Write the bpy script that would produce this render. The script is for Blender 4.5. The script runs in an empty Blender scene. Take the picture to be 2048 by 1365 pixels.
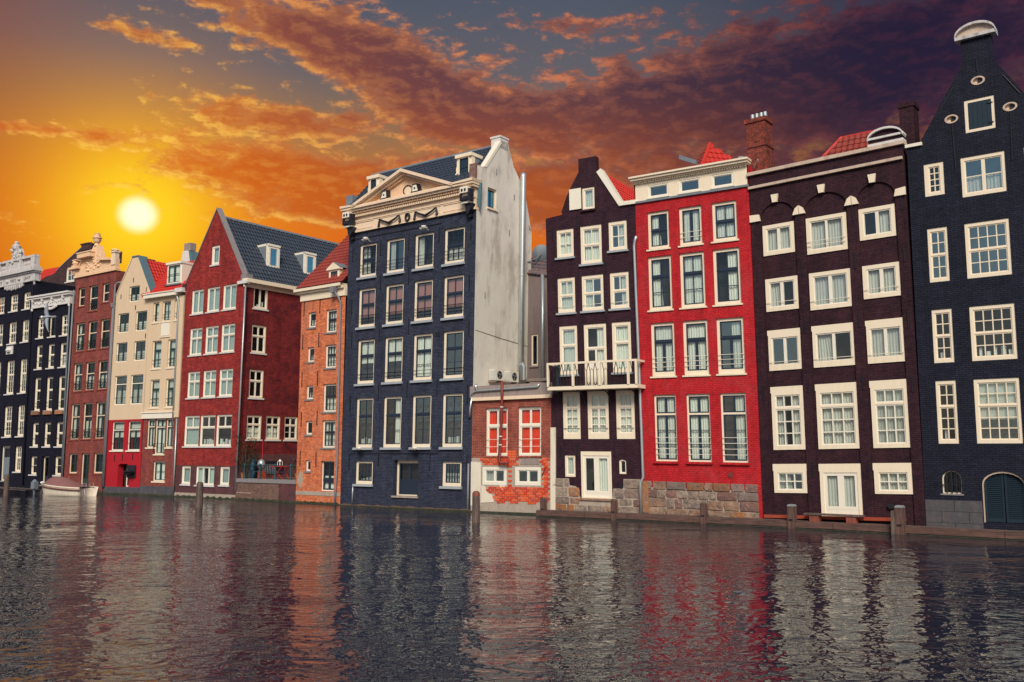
import bpy, math, random
from mathutils import Vector, geometry
R = math.radians
random.seed(7)
sc = bpy.context.scene
COL = sc.collection

# ------------------------------------------------------------------ camera
cam_d = bpy.data.cameras.new('camera'); cam = bpy.data.objects.new('camera', cam_d); COL.objects.link(cam)
cam_d.sensor_width = 36; cam_d.lens = 36*1850/2048; cam_d.clip_end = 4000
cam.location = (0, 0, 3.0); cam.rotation_euler = (R(90)+math.atan(217.5/1850), 0, 0)
sc.camera = cam
sc.view_settings.view_transform = 'Standard'; sc.view_settings.look = 'None'
sc.view_settings.exposure = 0.0; sc.view_settings.gamma = 1.0; sc.view_settings.use_curve_mapping = False

def srgb(r, g, b):
    f = lambda c: (c/12.92 if c <= .04045 else ((c+.055)/1.055)**2.4)
    return (f(r/255), f(g/255), f(b/255), 1)

# ------------------------------------------------------------------ node helper
class NT:
    def __init__(s, tree): s.t = tree; s.n = tree.nodes; s.l = tree.links
    def new(s, typ, **kw):
        n = s.n.new(typ)
        for k, v in kw.items(): setattr(n, k, v)
        return n
    def put(s, sock, val):
        if val is None: return
        if isinstance(val, bpy.types.NodeSocket): s.l.new(val, sock)
        else: sock.default_value = val
    def m(s, op, a, b=None, c=None, clamp=False):
        n = s.new('ShaderNodeMath', operation=op, use_clamp=clamp)
        s.put(n.inputs[0], a); s.put(n.inputs[1], b); s.put(n.inputs[2], c)
        return n.outputs[0]
    def mix(s, f, a, b, mode='MIX'):
        n = s.new('ShaderNodeMix', data_type='RGBA', blend_type=mode)
        s.put(n.inputs[0], f); s.put(n.inputs[6], a); s.put(n.inputs[7], b)
        return n.outputs[2]
    def ss(s, x, a, b, lo=0., hi=1.):
        n = s.new('ShaderNodeMapRange', interpolation_type='SMOOTHSTEP')
        s.put(n.inputs[0], x); n.inputs[1].default_value = a; n.inputs[2].default_value = b
        n.inputs[3].default_value = lo; n.inputs[4].default_value = hi
        return n.outputs[0]
    def noise(s, vec, scale, detail=4, rough=.5, dist=0., dim='3D'):
        n = s.new('ShaderNodeTexNoise', noise_dimensions=dim)
        s.put(n.inputs['Vector'], vec); n.inputs['Scale'].default_value = scale
        n.inputs['Detail'].default_value = detail; n.inputs['Roughness'].default_value = rough
        n.inputs['Distortion'].default_value = dist
        return n.outputs['Fac']
    def ramp(s, f, stops, interp='LINEAR'):
        n = s.new('ShaderNodeValToRGB'); cr = n.color_ramp; cr.interpolation = interp
        while len(cr.elements) < len(stops): cr.elements.new(.5)
        for e, (p, c) in zip(cr.elements, stops): e.position = p; e.color = c
        s.put(n.inputs[0], f); return n.outputs[0]
    def xyz(s, x, y, z=0.):
        n = s.new('ShaderNodeCombineXYZ'); s.put(n.inputs[0], x); s.put(n.inputs[1], y); s.put(n.inputs[2], z)
        return n.outputs[0]
    def sep(s, v):
        n = s.new('ShaderNodeSeparateXYZ'); s.put(n.inputs[0], v); return n.outputs

# ------------------------------------------------------------------ sky (world) and sun
SUN_AZ, SUN_EL = 180.0, 37.0        # azimuth from +Y (view direction) towards +X, elevation: soft front light on the houses
w = bpy.data.worlds.new('World'); sc.world = w; w.use_nodes = True
T = NT(w.node_tree); T.n.clear()
d = T.sep(T.new('ShaderNodeTexCoord').outputs['Generated'])
A = T.m('MULTIPLY', T.m('ARCTAN2', d[0], d[1]), 180/math.pi)
El = T.m('MULTIPLY', T.m('ARCSINE', d[2]), 180/math.pi)
base = T.ramp(T.m('DIVIDE', El, 40.), [(0., srgb(206, 84, 18)), (.24, srgb(226, 100, 22)), (.34, srgb(216, 108, 34)),
      (.42, srgb(182, 116, 60)), (.49, srgb(140, 110, 84)), (.56, srgb(102, 98, 104)), (.68, srgb(80, 88, 104)), (1., srgb(80, 92, 112))])
base = T.mix(T.ss(A, 2., 30., 0., .92), base, T.ramp(T.m('DIVIDE', El, 40.), [(0., srgb(120, 52, 34)), (.40, srgb(112, 62, 50)), (.52, srgb(66, 46, 62)), (.64, srgb(34, 34, 62)), (1., srgb(34, 36, 66))]))
base = T.mix(T.ss(A, -22., -36., 0., .62), base, srgb(150, 66, 34))
da = T.m('MULTIPLY', T.m('ADD', A, 22.48), .92); de = T.m('SUBTRACT', El, 13.42)
ds = T.m('SQRT', T.m('ADD', T.m('MULTIPLY', da, da), T.m('MULTIPLY', de, de)))
gauss = lambda x, sg: T.m('EXPONENT', T.m('MULTIPLY', T.m('POWER', T.m('DIVIDE', x, sg), 2.), -1.))
base = T.mix(T.m('MULTIPLY', gauss(ds, 6.8), .84), base, (1.0, .36, .012, 1))
base = T.mix(T.m('MULTIPLY', gauss(ds, 3.6), .9), base, (1.05, .74, .02, 1))
# clouds: a density field in azimuth / elevation, warped noise plus broad banks
def blob(a, e, sa, se, rot=0.):
    c, s_ = math.cos(R(rot)), math.sin(R(rot))
    x = T.m('SUBTRACT', A, a); y = T.m('SUBTRACT', El, e)
    xr = T.m('ADD', T.m('MULTIPLY', x, c), T.m('MULTIPLY', y, s_)); yr = T.m('SUBTRACT', T.m('MULTIPLY', y, c), T.m('MULTIPLY', x, s_))
    q = T.m('ADD', T.m('POWER', T.m('DIVIDE', xr, sa), 2.), T.m('POWER', T.m('DIVIDE', yr, se), 2.))
    return T.m('EXPONENT', T.m('MULTIPLY', q, -1.))
def total(lst):
    acc = None
    for (wt, *b) in lst:
        v = T.m('MULTIPLY', blob(*b), wt); acc = v if acc is None else T.m('ADD', acc, v)
    return acc
bank = total([(.38, -12.5, 24.3, 5.5, 1.5, -10.), (.26, -14., 16.0, 7.5, 1.5, -3.), (.42, -7., 22.6, 7., 2.2, -14.), (.36, -14., 19.7, 6.5, .9, -3.), (.36, -4., 20.0, 3.2, 1.3, -10.), (.34, .5, 19.7, 3.0, 1.2, -20.), (.40, 8., 20.6, 9., 2.0, 3.), (.52, 22., 21.6, 13., 3.8, 3.),
              (.40, -10., 14.8, 6.5, 1.2, 0.), (.40, 1.8, 15.0, 3.6, 1.7, -5.), (.30, -15., 17.2, 8.5, 1.6, -5.), (.34, -28.5, 17.4, 3.6, .42, 3.), (.28, 3., 25.6, 4., .6, -4.), (.28, 12., 16.4, 9., 2.2, 0.), (.28, -2., 17.0, 7., 1.1, -2.), (-.20, -1.5, 18.2, 4., .4, -8.), (-.14, -28., 21., 5., 3., 0.), (.30, -23., 23.3, 3., .5, -6.), (.22, -20., 26., 5., .7, 0.)])
def dens(oa, oe):
    x = T.m('ADD', A, oa); y = T.m('ADD', El, oe)
    big = T.noise(T.xyz(T.m('MULTIPLY', x, .10), T.m('MULTIPLY', y, .27), 3.7), 1.6, 3, .5, .4)
    fine = T.noise(T.xyz(T.m('MULTIPLY', x, .66), T.m('MULTIPLY', y, 1.45), 1.3), 1.0, 9, .60, .15)
    return T.m('ADD', T.m('MULTIPLY', big, .36), T.m('MULTIPLY', fine, .84))
d0 = T.m('ADD', dens(0., 0.), bank)
d1 = T.m('ADD', dens(-.30, -.34), bank)
cov = T.ss(d0, .68, .88)
core = T.ss(d0, .76, 1.06)
lit = T.m('MULTIPLY', T.ss(T.m('SUBTRACT', d0, d1), -.06, .17), T.m('SUBTRACT', 1., T.m('MULTIPLY', core, .80)))
near = gauss(ds, 12.5)
right = T.ss(A, -2., 24.)
up = T.ss(El, 15., 23.)
edge_c = T.mix(near, T.mix(right, srgb(226, 132, 84), srgb(98, 48, 60)), (1.08, .66, .09, 1))
core_c = T.mix(T.m('MULTIPLY', near, .8), T.mix(right, T.mix(up, srgb(172, 82, 38), srgb(80, 56, 70)), srgb(36, 30, 54)), srgb(226, 108, 22))
body = T.mix(core, T.mix(T.m('MULTIPLY', near, .7), T.mix(right, srgb(148, 90, 76), srgb(66, 42, 60)), srgb(250, 150, 36)), core_c)
cl = T.mix(lit, body, edge_c)
front = T.mix(T.m('MULTIPLY', cov, .95), base, cl)
disc = T.ss(ds, 1.28, .45)
front = T.mix(disc, front, (1.25, 1.18, .72, 1))
# the sky on the viewer's side and overhead: daylight plus unseen clouds and pink band added for reflections
sky = T.new('ShaderNodeTexSky', sky_type='NISHITA', sun_disc=False)
sky.sun_elevation = R(SUN_EL); sky.sun_rotation = R(SUN_AZ); sky.altitude = 5; sky.air_density = 1.0; sky.dust_density = 2.0; sky.ozone_density = 1.2
bg1 = T.new('ShaderNodeBackground'); 
hz = T.m('MAXIMUM', T.m('ADD', d[2], .12), .05); cn_ = T.noise(T.xyz(T.m('DIVIDE', d[0], hz), T.m('DIVIDE', d[1], hz), 5.), .9, 7, .6, .4)
rear = T.mix(T.ss(El, 16., 2., 0., .4), sky.outputs[0], (6.0, 3.6, 3.2, 1))
T.l.new(T.mix(T.m('MULTIPLY', T.ss(cn_, .46, .66), .6), rear, (5.2, 5.4, 6.2, 1)), bg1.inputs[0]); bg1.inputs[1].default_value = .095
bg2 = T.new('ShaderNodeBackground'); T.l.new(front, bg2.inputs[0]); bg2.inputs[1].default_value = 1.0
ms = T.new('ShaderNodeMixShader')
T.l.new(T.ss(T.m('SUBTRACT', d[1], T.m('MULTIPLY', d[2], .25)), .05, .66), ms.inputs[0])
T.l.new(bg1.outputs[0], ms.inputs[1]); T.l.new(bg2.outputs[0], ms.inputs[2])
T.l.new(ms.outputs[0], T.new('ShaderNodeOutputWorld').inputs[0])
ld = bpy.data.lights.new('sun', 'SUN'); ld.energy = 3.2; ld.angle = R(20); ld.color = (1.0, .93, .80)
sun = bpy.data.objects.new('sun', ld); COL.objects.link(sun)
sv = Vector((math.sin(R(SUN_AZ))*math.cos(R(SUN_EL)), math.cos(R(SUN_AZ))*math.cos(R(SUN_EL)), math.sin(R(SUN_EL))))
sun.rotation_euler = sv.to_track_quat('Z', 'Y').to_euler(); sun.location = sv*60

# ------------------------------------------------------------------ materials
MAT = {}
def pbsdf(name):
    mt = bpy.data.materials.new(name); mt.use_nodes = True
    t = NT(mt.node_tree); b = t.n['Principled BSDF']; MAT[name] = mt
    return mt, t, b
def uvc(t): return t.new('ShaderNodeUVMap').outputs[0]
def bump(t, b, h, dist, strength=1.):
    n = t.new('ShaderNodeBump'); n.inputs['Strength'].default_value = strength; n.inputs['Distance'].default_value = dist
    t.put(n.inputs['Height'], h); t.l.new(n.outputs[0], b.inputs['Normal'])
def brick(name, c1, c2, mortar, patch=None, pf=.4, rough=.75, bw=.23, bh=.075, mo=.012, dist=.012, contrast=1.):
    mt, t, b = pbsdf(name); uv = uvc(t)
    wob = t.new('ShaderNodeVectorMath', operation='ADD'); nz = t.new('ShaderNodeTexNoise'); nz.inputs['Scale'].default_value = 1.7; nz.inputs['Detail'].default_value = 3
    t.l.new(uv, nz.inputs['Vector']); sc_ = t.new('ShaderNodeVectorMath', operation='SCALE'); t.l.new(nz.outputs['Color'], sc_.inputs[0]); sc_.inputs['Scale'].default_value = .03
    t.l.new(uv, wob.inputs[0]); t.l.new(sc_.outputs[0], wob.inputs[1])
    br = t.new('ShaderNodeTexBrick'); t.l.new(wob.outputs[0], br.inputs['Vector']); br.inputs['Scale'].default_value = 1.
    br.inputs['Brick Width'].default_value = bw; br.inputs['Row Height'].default_value = bh; br.inputs['Mortar Size'].default_value = mo; br.inputs['Mortar Smooth'].default_value = .3
    br.inputs['Color1'].default_value = c1; br.inputs['Color2'].default_value = c2; br.inputs['Mortar'].default_value = mortar
    col = br.outputs['Color']
    n1 = t.noise(uv, .75, 7, .66, .4)
    if patch is not None: col = t.mix(t.m('MULTIPLY', t.ss(n1, .47, .62), pf), col, patch)
    su = t.sep(uv)
    streak = t.noise(t.xyz(t.m('MULTIPLY', su[0], 2.6), t.m('MULTIPLY', su[1], .16)), 1.0, 5, .6)
    fine = t.noise(uv, 9., 5, .7)
    v = t.m('ADD', t.m('MULTIPLY', t.m('SUBTRACT', streak, .5), .9*contrast), t.m('ADD', t.m('MULTIPLY', t.m('SUBTRACT', fine, .5), 1.5*contrast), t.m('MULTIPLY', t.m('SUBTRACT', t.noise(uv, 2.2, 5, .7), .5), 1.1*contrast)))
    hsv = t.new('ShaderNodeHueSaturation'); t.l.new(col, hsv.inputs['Color']); t.l.new(t.m('ADD', v, 1.), hsv.inputs['Value'])
    t.l.new(hsv.outputs[0], b.inputs['Base Color']); b.inputs['Roughness'].default_value = rough
    b.inputs['Specular IOR Level'].default_value = .16
    bump(t, b, t.m('ADD', t.m('MULTIPLY', br.outputs['Fac'], -1.), t.m('MULTIPLY', t.noise(uv, 22., 3, .6), .5)), dist)
    return mt
def paint(name, c, rough=.5, var=.12, spec=.4, scale=3., dirt=None, df=.25, dist=.0, metal=0., sx=4.):
    mt, t, b = pbsdf(name); co = t.new('ShaderNodeTexCoord').outputs['Object']
    s3 = t.sep(co)
    n = t.noise(co, scale, 5, .65); st = t.noise(t.xyz(t.m('MULTIPLY', s3[0], sx), t.m('MULTIPLY', s3[1], sx), t.m('MULTIPLY', s3[2], .5)), 1.3, 4, .6)
    col = c
    if dirt is not None: col = t.mix(t.m('MULTIPLY', t.ss(t.m('ADD', t.m('MULTIPLY', n, .5), t.m('MULTIPLY', st, .5)), .47, .66), df), c, dirt)
    hsv = t.new('ShaderNodeHueSaturation'); t.put(hsv.inputs['Color'], col)
    t.l.new(t.m('ADD', t.m('MULTIPLY', t.m('SUBTRACT', n, .5), var*2), 1.), hsv.inputs['Value'])
    t.l.new(hsv.outputs[0], b.inputs['Base Color']); b.inputs['Roughness'].default_value = rough; b.inputs['Specular IOR Level'].default_value = spec; b.inputs['Metallic'].default_value = metal
    if dist: bump(t, b, t.noise(co, scale*6, 4, .7), dist)
    return mt
def g(*c): return (c[0], c[1], c[2], 1)
# brick walls
brick('brick_black', g(.010, .010, .021), g(.015, .014, .027), g(.006, .006, .013), contrast=1.)
brick('brick_redfar', g(.32, .065, .050), g(.21, .042, .036), g(.20, .09, .075), patch=g(.17, .06, .055), pf=.6)
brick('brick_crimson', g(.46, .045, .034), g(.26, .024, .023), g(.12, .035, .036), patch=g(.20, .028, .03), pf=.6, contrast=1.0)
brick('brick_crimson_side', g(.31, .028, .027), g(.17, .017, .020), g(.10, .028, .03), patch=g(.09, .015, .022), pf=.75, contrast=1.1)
brick('brick_purple', g(.12, .040, .048), g(.09, .030, .038), g(.13, .08, .08), patch=g(.16, .06, .05), pf=.4)
brick('brick_orange', g(.80, .20, .066), g(.50, .095, .038), g(.50, .25, .16), patch=g(.54, .21, .12), pf=.5, contrast=1.)
brick('brick_navy', g(.034, .041, .068), g(.052, .059, .090), g(.012, .016, .034), contrast=1.15, patch=g(.040, .043, .062), pf=.45)
brick('brick_rust', g(.34, .062, .040), g(.22, .042, .032), g(.36, .18, .13), patch=g(.18, .045, .035), pf=.5)
brick('brick_plum', g(.052, .019, .030), g(.034, .013, .022), g(.020, .011, .018), contrast=1.1, patch=g(.050, .020, .028), pf=.4)
brick('brick_plum_dark', g(.048, .017, .024), g(.030, .011, .018), g(.020, .011, .017), contrast=1.2, patch=g(.050, .018, .021), pf=.5)
brick('brick_scarlet', g(.52, .021, .027), g(.45, .017, .023), g(.35, .015, .020), contrast=.85, patch=g(.42, .04, .046), pf=.5, rough=.65)
brick('brick_ink', g(.013, .014, .027), g(.020, .021, .036), g(.007, .008, .016), contrast=1.)
brick('brick_chimney', g(.30, .06, .035), g(.16, .035, .028), g(.10, .045, .04), contrast=1.4, dist=.01)
brick('brick_brown', g(.085, .045, .048), g(.065, .036, .040), g(.08, .05, .05))
brick('brick_quay', g(.22, .13, .10), g(.17, .09, .075), g(.15, .10, .085), patch=g(.13, .08, .07), pf=.6)
brick('paving', g(.19, .11, .09), g(.15, .09, .08), g(.1, .08, .07), bw=.2, bh=.1)
# plaster, paint, stone
paint('cream_render', g(.66, .50, .34), .8, .10, .2, 1.4, g(.52, .38, .26), .4, .003)
paint('red_render', g(.40, .012, .022), .65, .12, .3, 1.5, g(.30, .02, .03), .4, .002)
paint('grey_render', g(.075, .072, .085), .85, .2, .2, 2., g(.14, .12, .11), .5, .004)
paint('white_render', g(.70, .66, .58), .85, .22, .2, .7, g(.36, .31, .27), .75, .008, sx=1.6)
paint('dusty_render', g(.20, .155, .15), .85, .18, .2, 1.2, g(.12, .09, .09), .5, .005)
paint('cement', g(.40, .33, .27), .9, .25, .2, 3., g(.22, .16, .13), .6, .012)
paint('cement_dark', g(.17, .15, .14), .9, .25, .2, 2., g(.10, .085, .08), .6, .01)
paint('concrete', g(.30, .24, .22), .9, .2, .2, 2.5, g(.18, .14, .13), .6, .006)
paint('white_plaster', g(.72, .64, .52), .85, .15, .2, 2.5, g(.45, .34, .26), .5, .006)
paint('cream', g(.82, .70, .53), .45, .07, .4, 3., g(.62, .48, .32), .3)
paint('peach', g(.80, .62, .45), .5, .08, .35, 3., g(.62, .42, .28), .35)
paint('white_paint', g(.80, .74, .62), .4, .05, .4, 3., g(.62, .54, .43), .25)
paint('shaded_weathered_stone', g(.56, .53, .52), .8, .3, .2, 4., g(.16, .15, .17), .7, .006)  # greyer base carries the attic trim's shade; dark mottling is weathering
paint('white_stone', g(.66, .63, .60), .7, .12, .3, 3., g(.40, .38, .38), .5, .004)
paint('peach_stone', g(.80, .53, .33), .7, .12, .3, 4., g(.55, .33, .22), .5, .004)
paint('tan_stone', g(.56, .44, .35), .75, .25, .2, 4., g(.28, .19, .15), .6, .004)
paint('blue_stone', g(.34, .37, .40), .7, .1, .3, 3.)
paint('grey_stone', g(.24, .22, .22), .8, .2, .3, 3., g(.14, .12, .12), .5, .006)
paint('sash_dark', g(.020, .026, .036), .35, .1, .5)
paint('sash_green', g(.014, .05, .048), .35, .1, .5)
paint('sash_navy', g(.016, .028, .05), .35, .1, .5)
paint('iron', g(.012, .012, .016), .5, .15, .4)
paint('iron_teal', g(.02, .06, .075), .5, .15, .4)
paint('lead', g(.16, .19, .22), .55, .15, .4, 3., g(.24, .26, .28), .4)
paint('lead_teal', g(.09, .17, .20), .55, .15, .4, 3., g(.05, .09, .12), .4)
paint('zinc', g(.42, .46, .48), .38, .1, .5, 4., g(.25, .27, .28), .4, 0, .55)
paint('pipe_grey', g(.20, .20, .22), .5, .12, .4, 4.)
paint('pipe_red', g(.20, .035, .028), .5, .12, .4, 4., g(.10, .03, .03), .5)
paint('galvanised', g(.62, .66, .67), .32, .10, .5, 6., g(.45, .47, .48), .5, 0, .75)
paint('tile_red', g(.50, .030, .020), .6, .3, .3, 5., g(.36, .03, .025), .5)
paint('tile_brick', g(.26, .042, .030), .65, .35, .3, 5., g(.14, .03, .03), .6)
paint('tile_blue', g(.030, .040, .060), .38, .3, .5, 5., g(.05, .062, .085), .5)
paint('tile_mixed', g(.10, .085, .10), .6, .5, .3, 4., g(.30, .08, .05), .6)
paint('wood_door', g(.02, .035, .055), .5, .15)
paint('shutter_blue', g(.009, .022, .036), .5, .12)
paint('shutter_black', g(.015, .015, .022), .5, .12)
paint('curtain', g(.78, .76, .68), .9, .08, .1, 2.)
paint('curtain_grey', g(.60, .57, .52), .9, .1, .1, 2.)
paint('curtain_red', g(.90, .050, .012), .85, .2, .1, 2., g(.80, .12, .02), .5)
paint('blind_salmon', g(.50, .20, .17), .8, .15, .2)
paint('blind', g(.46, .55, .52), .8, .06, .2)
paint('unlit_room', g(.035, .034, .036), .9, .3, .1, 1.)  # near-black: the dimness indoors is put into this colour
paint('room_wall', g(.12, .09, .07), .9, .4, .1, 1.)
paint('plastic_white', g(.72, .68, .60), .45, .05, .4)
paint('orange_paint', g(.34, .06, .03), .6, .2, .3)
paint('red_metal', g(.55, .02, .015), .45, .1, .4)
paint('tarp', g(.22, .10, .095), .75, .15, .2, 2., g(.15, .07, .07), .4)
paint('tarp_blue', g(.008, .055, .09), .7, .3, .3, 3., g(.12, .2, .25), .4)
paint('hull_white', g(.78, .68, .54), .3, .06, .5, 2., g(.55, .45, .35), .4)
paint('hull_brown', g(.16, .06, .05), .5, .1, .4)
paint('rubber', g(.02, .02, .02), .7, .1)
paint('chrome', g(.7, .7, .7), .2, .05, .5, 3., None, 0, 0, .9)
paint('algae', g(.035, .042, .022), .6, .5, .4, 4., g(.09, .065, .045), .7, .02)
paint('rubble', g(.17, .10, .075), .85, .4, .2, 5., g(.07, .065, .045), .6, .02)
paint('gull_white', g(.75, .76, .78), .6, .05, .2)
paint('gull_grey', g(.30, .33, .38), .6, .1, .2)
paint('leaf', g(.06, .075, .025), .6, .5, .3, 9., g(.16, .07, .03), .4)
paint('leaf_dark', g(.025, .05, .025), .6, .4, .3, 9.)
paint('bark', g(.09, .06, .045), .9, .2)
paint('letter', g(.16, .14, .13), .7, .1)
paint('plain_white', g(.8, .8, .76), .4, .05)  # plain white for sill ornaments, candle and boat fenders
def rock(name, c1, c2, c3):
    mt, t, b = pbsdf(name); co = t.new('ShaderNodeTexCoord').outputs['Object']
    rnd = t.new('ShaderNodeObjectInfo').outputs['Random']
    off = t.new('ShaderNodeVectorMath', operation='ADD'); t.l.new(co, off.inputs[0]); t.l.new(t.xyz(t.m('MULTIPLY', rnd, 17.), 0., t.m('MULTIPLY', rnd, 9.)), off.inputs[1])
    n = t.noise(off.outputs[0], 2.6, 7, .68, .3); n2 = t.noise(off.outputs[0], 6., 6, .7); n3 = t.noise(off.outputs[0], 16., 4, .7)
    col = t.mix(t.ss(n, .40, .60), c1, c2); col = t.mix(t.m('MULTIPLY', t.ss(n2, .54, .66), .85), col, c3)
    col = t.mix(t.m('MULTIPLY', t.ss(n3, .5, .7), .6), col, g(.05, .04, .038))
    hsv = t.new('ShaderNodeHueSaturation'); t.l.new(col, hsv.inputs['Color']); t.l.new(t.m('ADD', t.m('MULTIPLY', rnd, .35), .75), hsv.inputs['Value'])
    t.l.new(hsv.outputs[0], b.inputs['Base Color']); b.inputs['Roughness'].default_value = .92; b.inputs['Specular IOR Level'].default_value = .15
    bump(t, b, t.m('ADD', n2, t.m('MULTIPLY', n3, .5)), .05)
rock('stone_tan', g(.38, .25, .175), g(.26, .18, .14), g(.36, .11, .07)); rock('stone_grey', g(.31, .235, .19), g(.20, .155, .14), g(.42, .32, .23)); rock('stone_rose', g(.26, .135, .11), g(.20, .12, .11), g(.34, .27, .21))
rock('stone_rust', g(.40, .15, .055), g(.27, .16, .11), g(.30, .24, .2)); rock('stone_slate', g(.22, .17, .155), g(.27, .20, .17), g(.32, .14, .09)); rock('stone_pale', g(.42, .34, .26), g(.30, .23, .19), g(.26, .13, .10))
paint('granite', g(.075, .07, .078), .75, .2, .3, 5., g(.16, .12, .11), .35, .006)
for i, c in enumerate((g(.68, .085, .025), g(.58, .055, .02), g(.76, .13, .045), g(.54, .06, .03))):
    paint('block_%d' % i, c, .8, .2, .2, 6., g(c[0]*.7, c[1]*.8, c[2]), .5, .006)
def wood(name, c, c2, st=(9., 9., 1.2)):
    mt, t, b = pbsdf(name); co = t.new('ShaderNodeTexCoord').outputs['Object']; s = t.sep(co)
    n = t.noise(t.xyz(t.m('MULTIPLY', s[0], st[0]), t.m('MULTIPLY', s[1], st[1]), t.m('MULTIPLY', s[2], st[2])), 1.5, 6, .65)
    n2 = t.noise(co, 2.5, 4, .6)
    col = t.mix(t.ss(n, .35, .65), c, c2); col = t.mix(t.m('MULTIPLY', t.ss(n2, .45, .7), .5), col, g(c[0]*.4, c[1]*.42, c[2]*.35))
    t.l.new(col, b.inputs['Base Color']); b.inputs['Roughness'].default_value = .85; bump(t, b, n, .012)
wood('timber', g(.15, .075, .058), g(.065, .036, .032))
wood('timber_beam', g(.15, .075, .058), g(.065, .036, .032), (1.0, 1.0, 16.))
wood('timber_grey', g(.16, .11, .09), g(.065, .045, .042))
wood('timber_red', g(.30, .075, .045), g(.17, .05, .035))
def glass(name, refl, tint, wavy=.012):
    mt, t, b = pbsdf(name); t.n.remove(b); out = t.n['Material Output']
    co = t.new('ShaderNodeTexCoord').outputs['Object']
    bp = t.new('ShaderNodeBump'); bp.inputs['Distance'].default_value = wavy; t.l.new(t.noise(co, 1.6, 2, .5), bp.inputs['Height'])
    gl = t.new('ShaderNodeBsdfGlossy'); gl.inputs['Roughness'].default_value = .04; gl.inputs['Color'].default_value = tint; t.l.new(bp.outputs[0], gl.inputs['Normal'])
    tr = t.new('ShaderNodeBsdfTransparent'); tr.inputs['Color'].default_value = (.84, .91, .89, 1)
    fr = t.new('ShaderNodeLayerWeight'); fr.inputs['Blend'].default_value = .5
    mx = t.new('ShaderNodeMixShader'); t.l.new(t.m('ADD', t.m('MULTIPLY', t.m('POWER', fr.outputs['Facing'], 4.), .8), refl+.04, clamp=True), mx.inputs[0])
    t.l.new(tr.outputs[0], mx.inputs[1]); t.l.new(gl.outputs[0], mx.inputs[2]); t.l.new(mx.outputs[0], out.inputs[0])
glass('pane', .07, (.78, .88, .9, 1)); glass('pane_teal', .26, (.62, .84, .86, 1)); glass('pane_dim', .05, (.7, .8, .85, 1))
glass('pane_soft', .15, (.74, .86, .88, 1)); glass('pane_mirror', .52, (.80, .78, .80, 1))
glass('pane_sky', .62, (.30, .78, .95, 1))
def water():
    mt, t, b = pbsdf('water'); co = t.new('ShaderNodeTexCoord').outputs['Object']; s = t.sep(co)
    v1 = t.xyz(t.m('MULTIPLY', s[0], .8), s[1]); 
    n1 = t.noise(v1, 1.15, 2, .5, .6); n2 = t.noise(v1, 3.8, 1, .5, .6); n4 = t.noise(v1, 9., 1, .5, .3); n3 = t.noise(v1, .25, 2, .5)
    calm = t.ss(t.noise(t.xyz(t.m('MULTIPLY', s[0], .35), s[1]), .12, 3, .6), .36, .62, .55, 1.15)
    h = t.m('ADD', t.m('MULTIPLY', t.m('ADD', t.m('ADD', t.m('MULTIPLY', n1, .46), t.m('MULTIPLY', n2, .175)), t.m('MULTIPLY', n4, .05)), calm), t.m('MULTIPLY', n3, .9))
    b.inputs['Base Color'].default_value = g(.013, .015, .030); b.inputs['Roughness'].default_value = .02
    b.inputs['IOR'].default_value = 1.333; b.inputs['Specular IOR Level'].default_value = .74
    bump(t, b, h, .13)
water()
M = MAT

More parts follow.
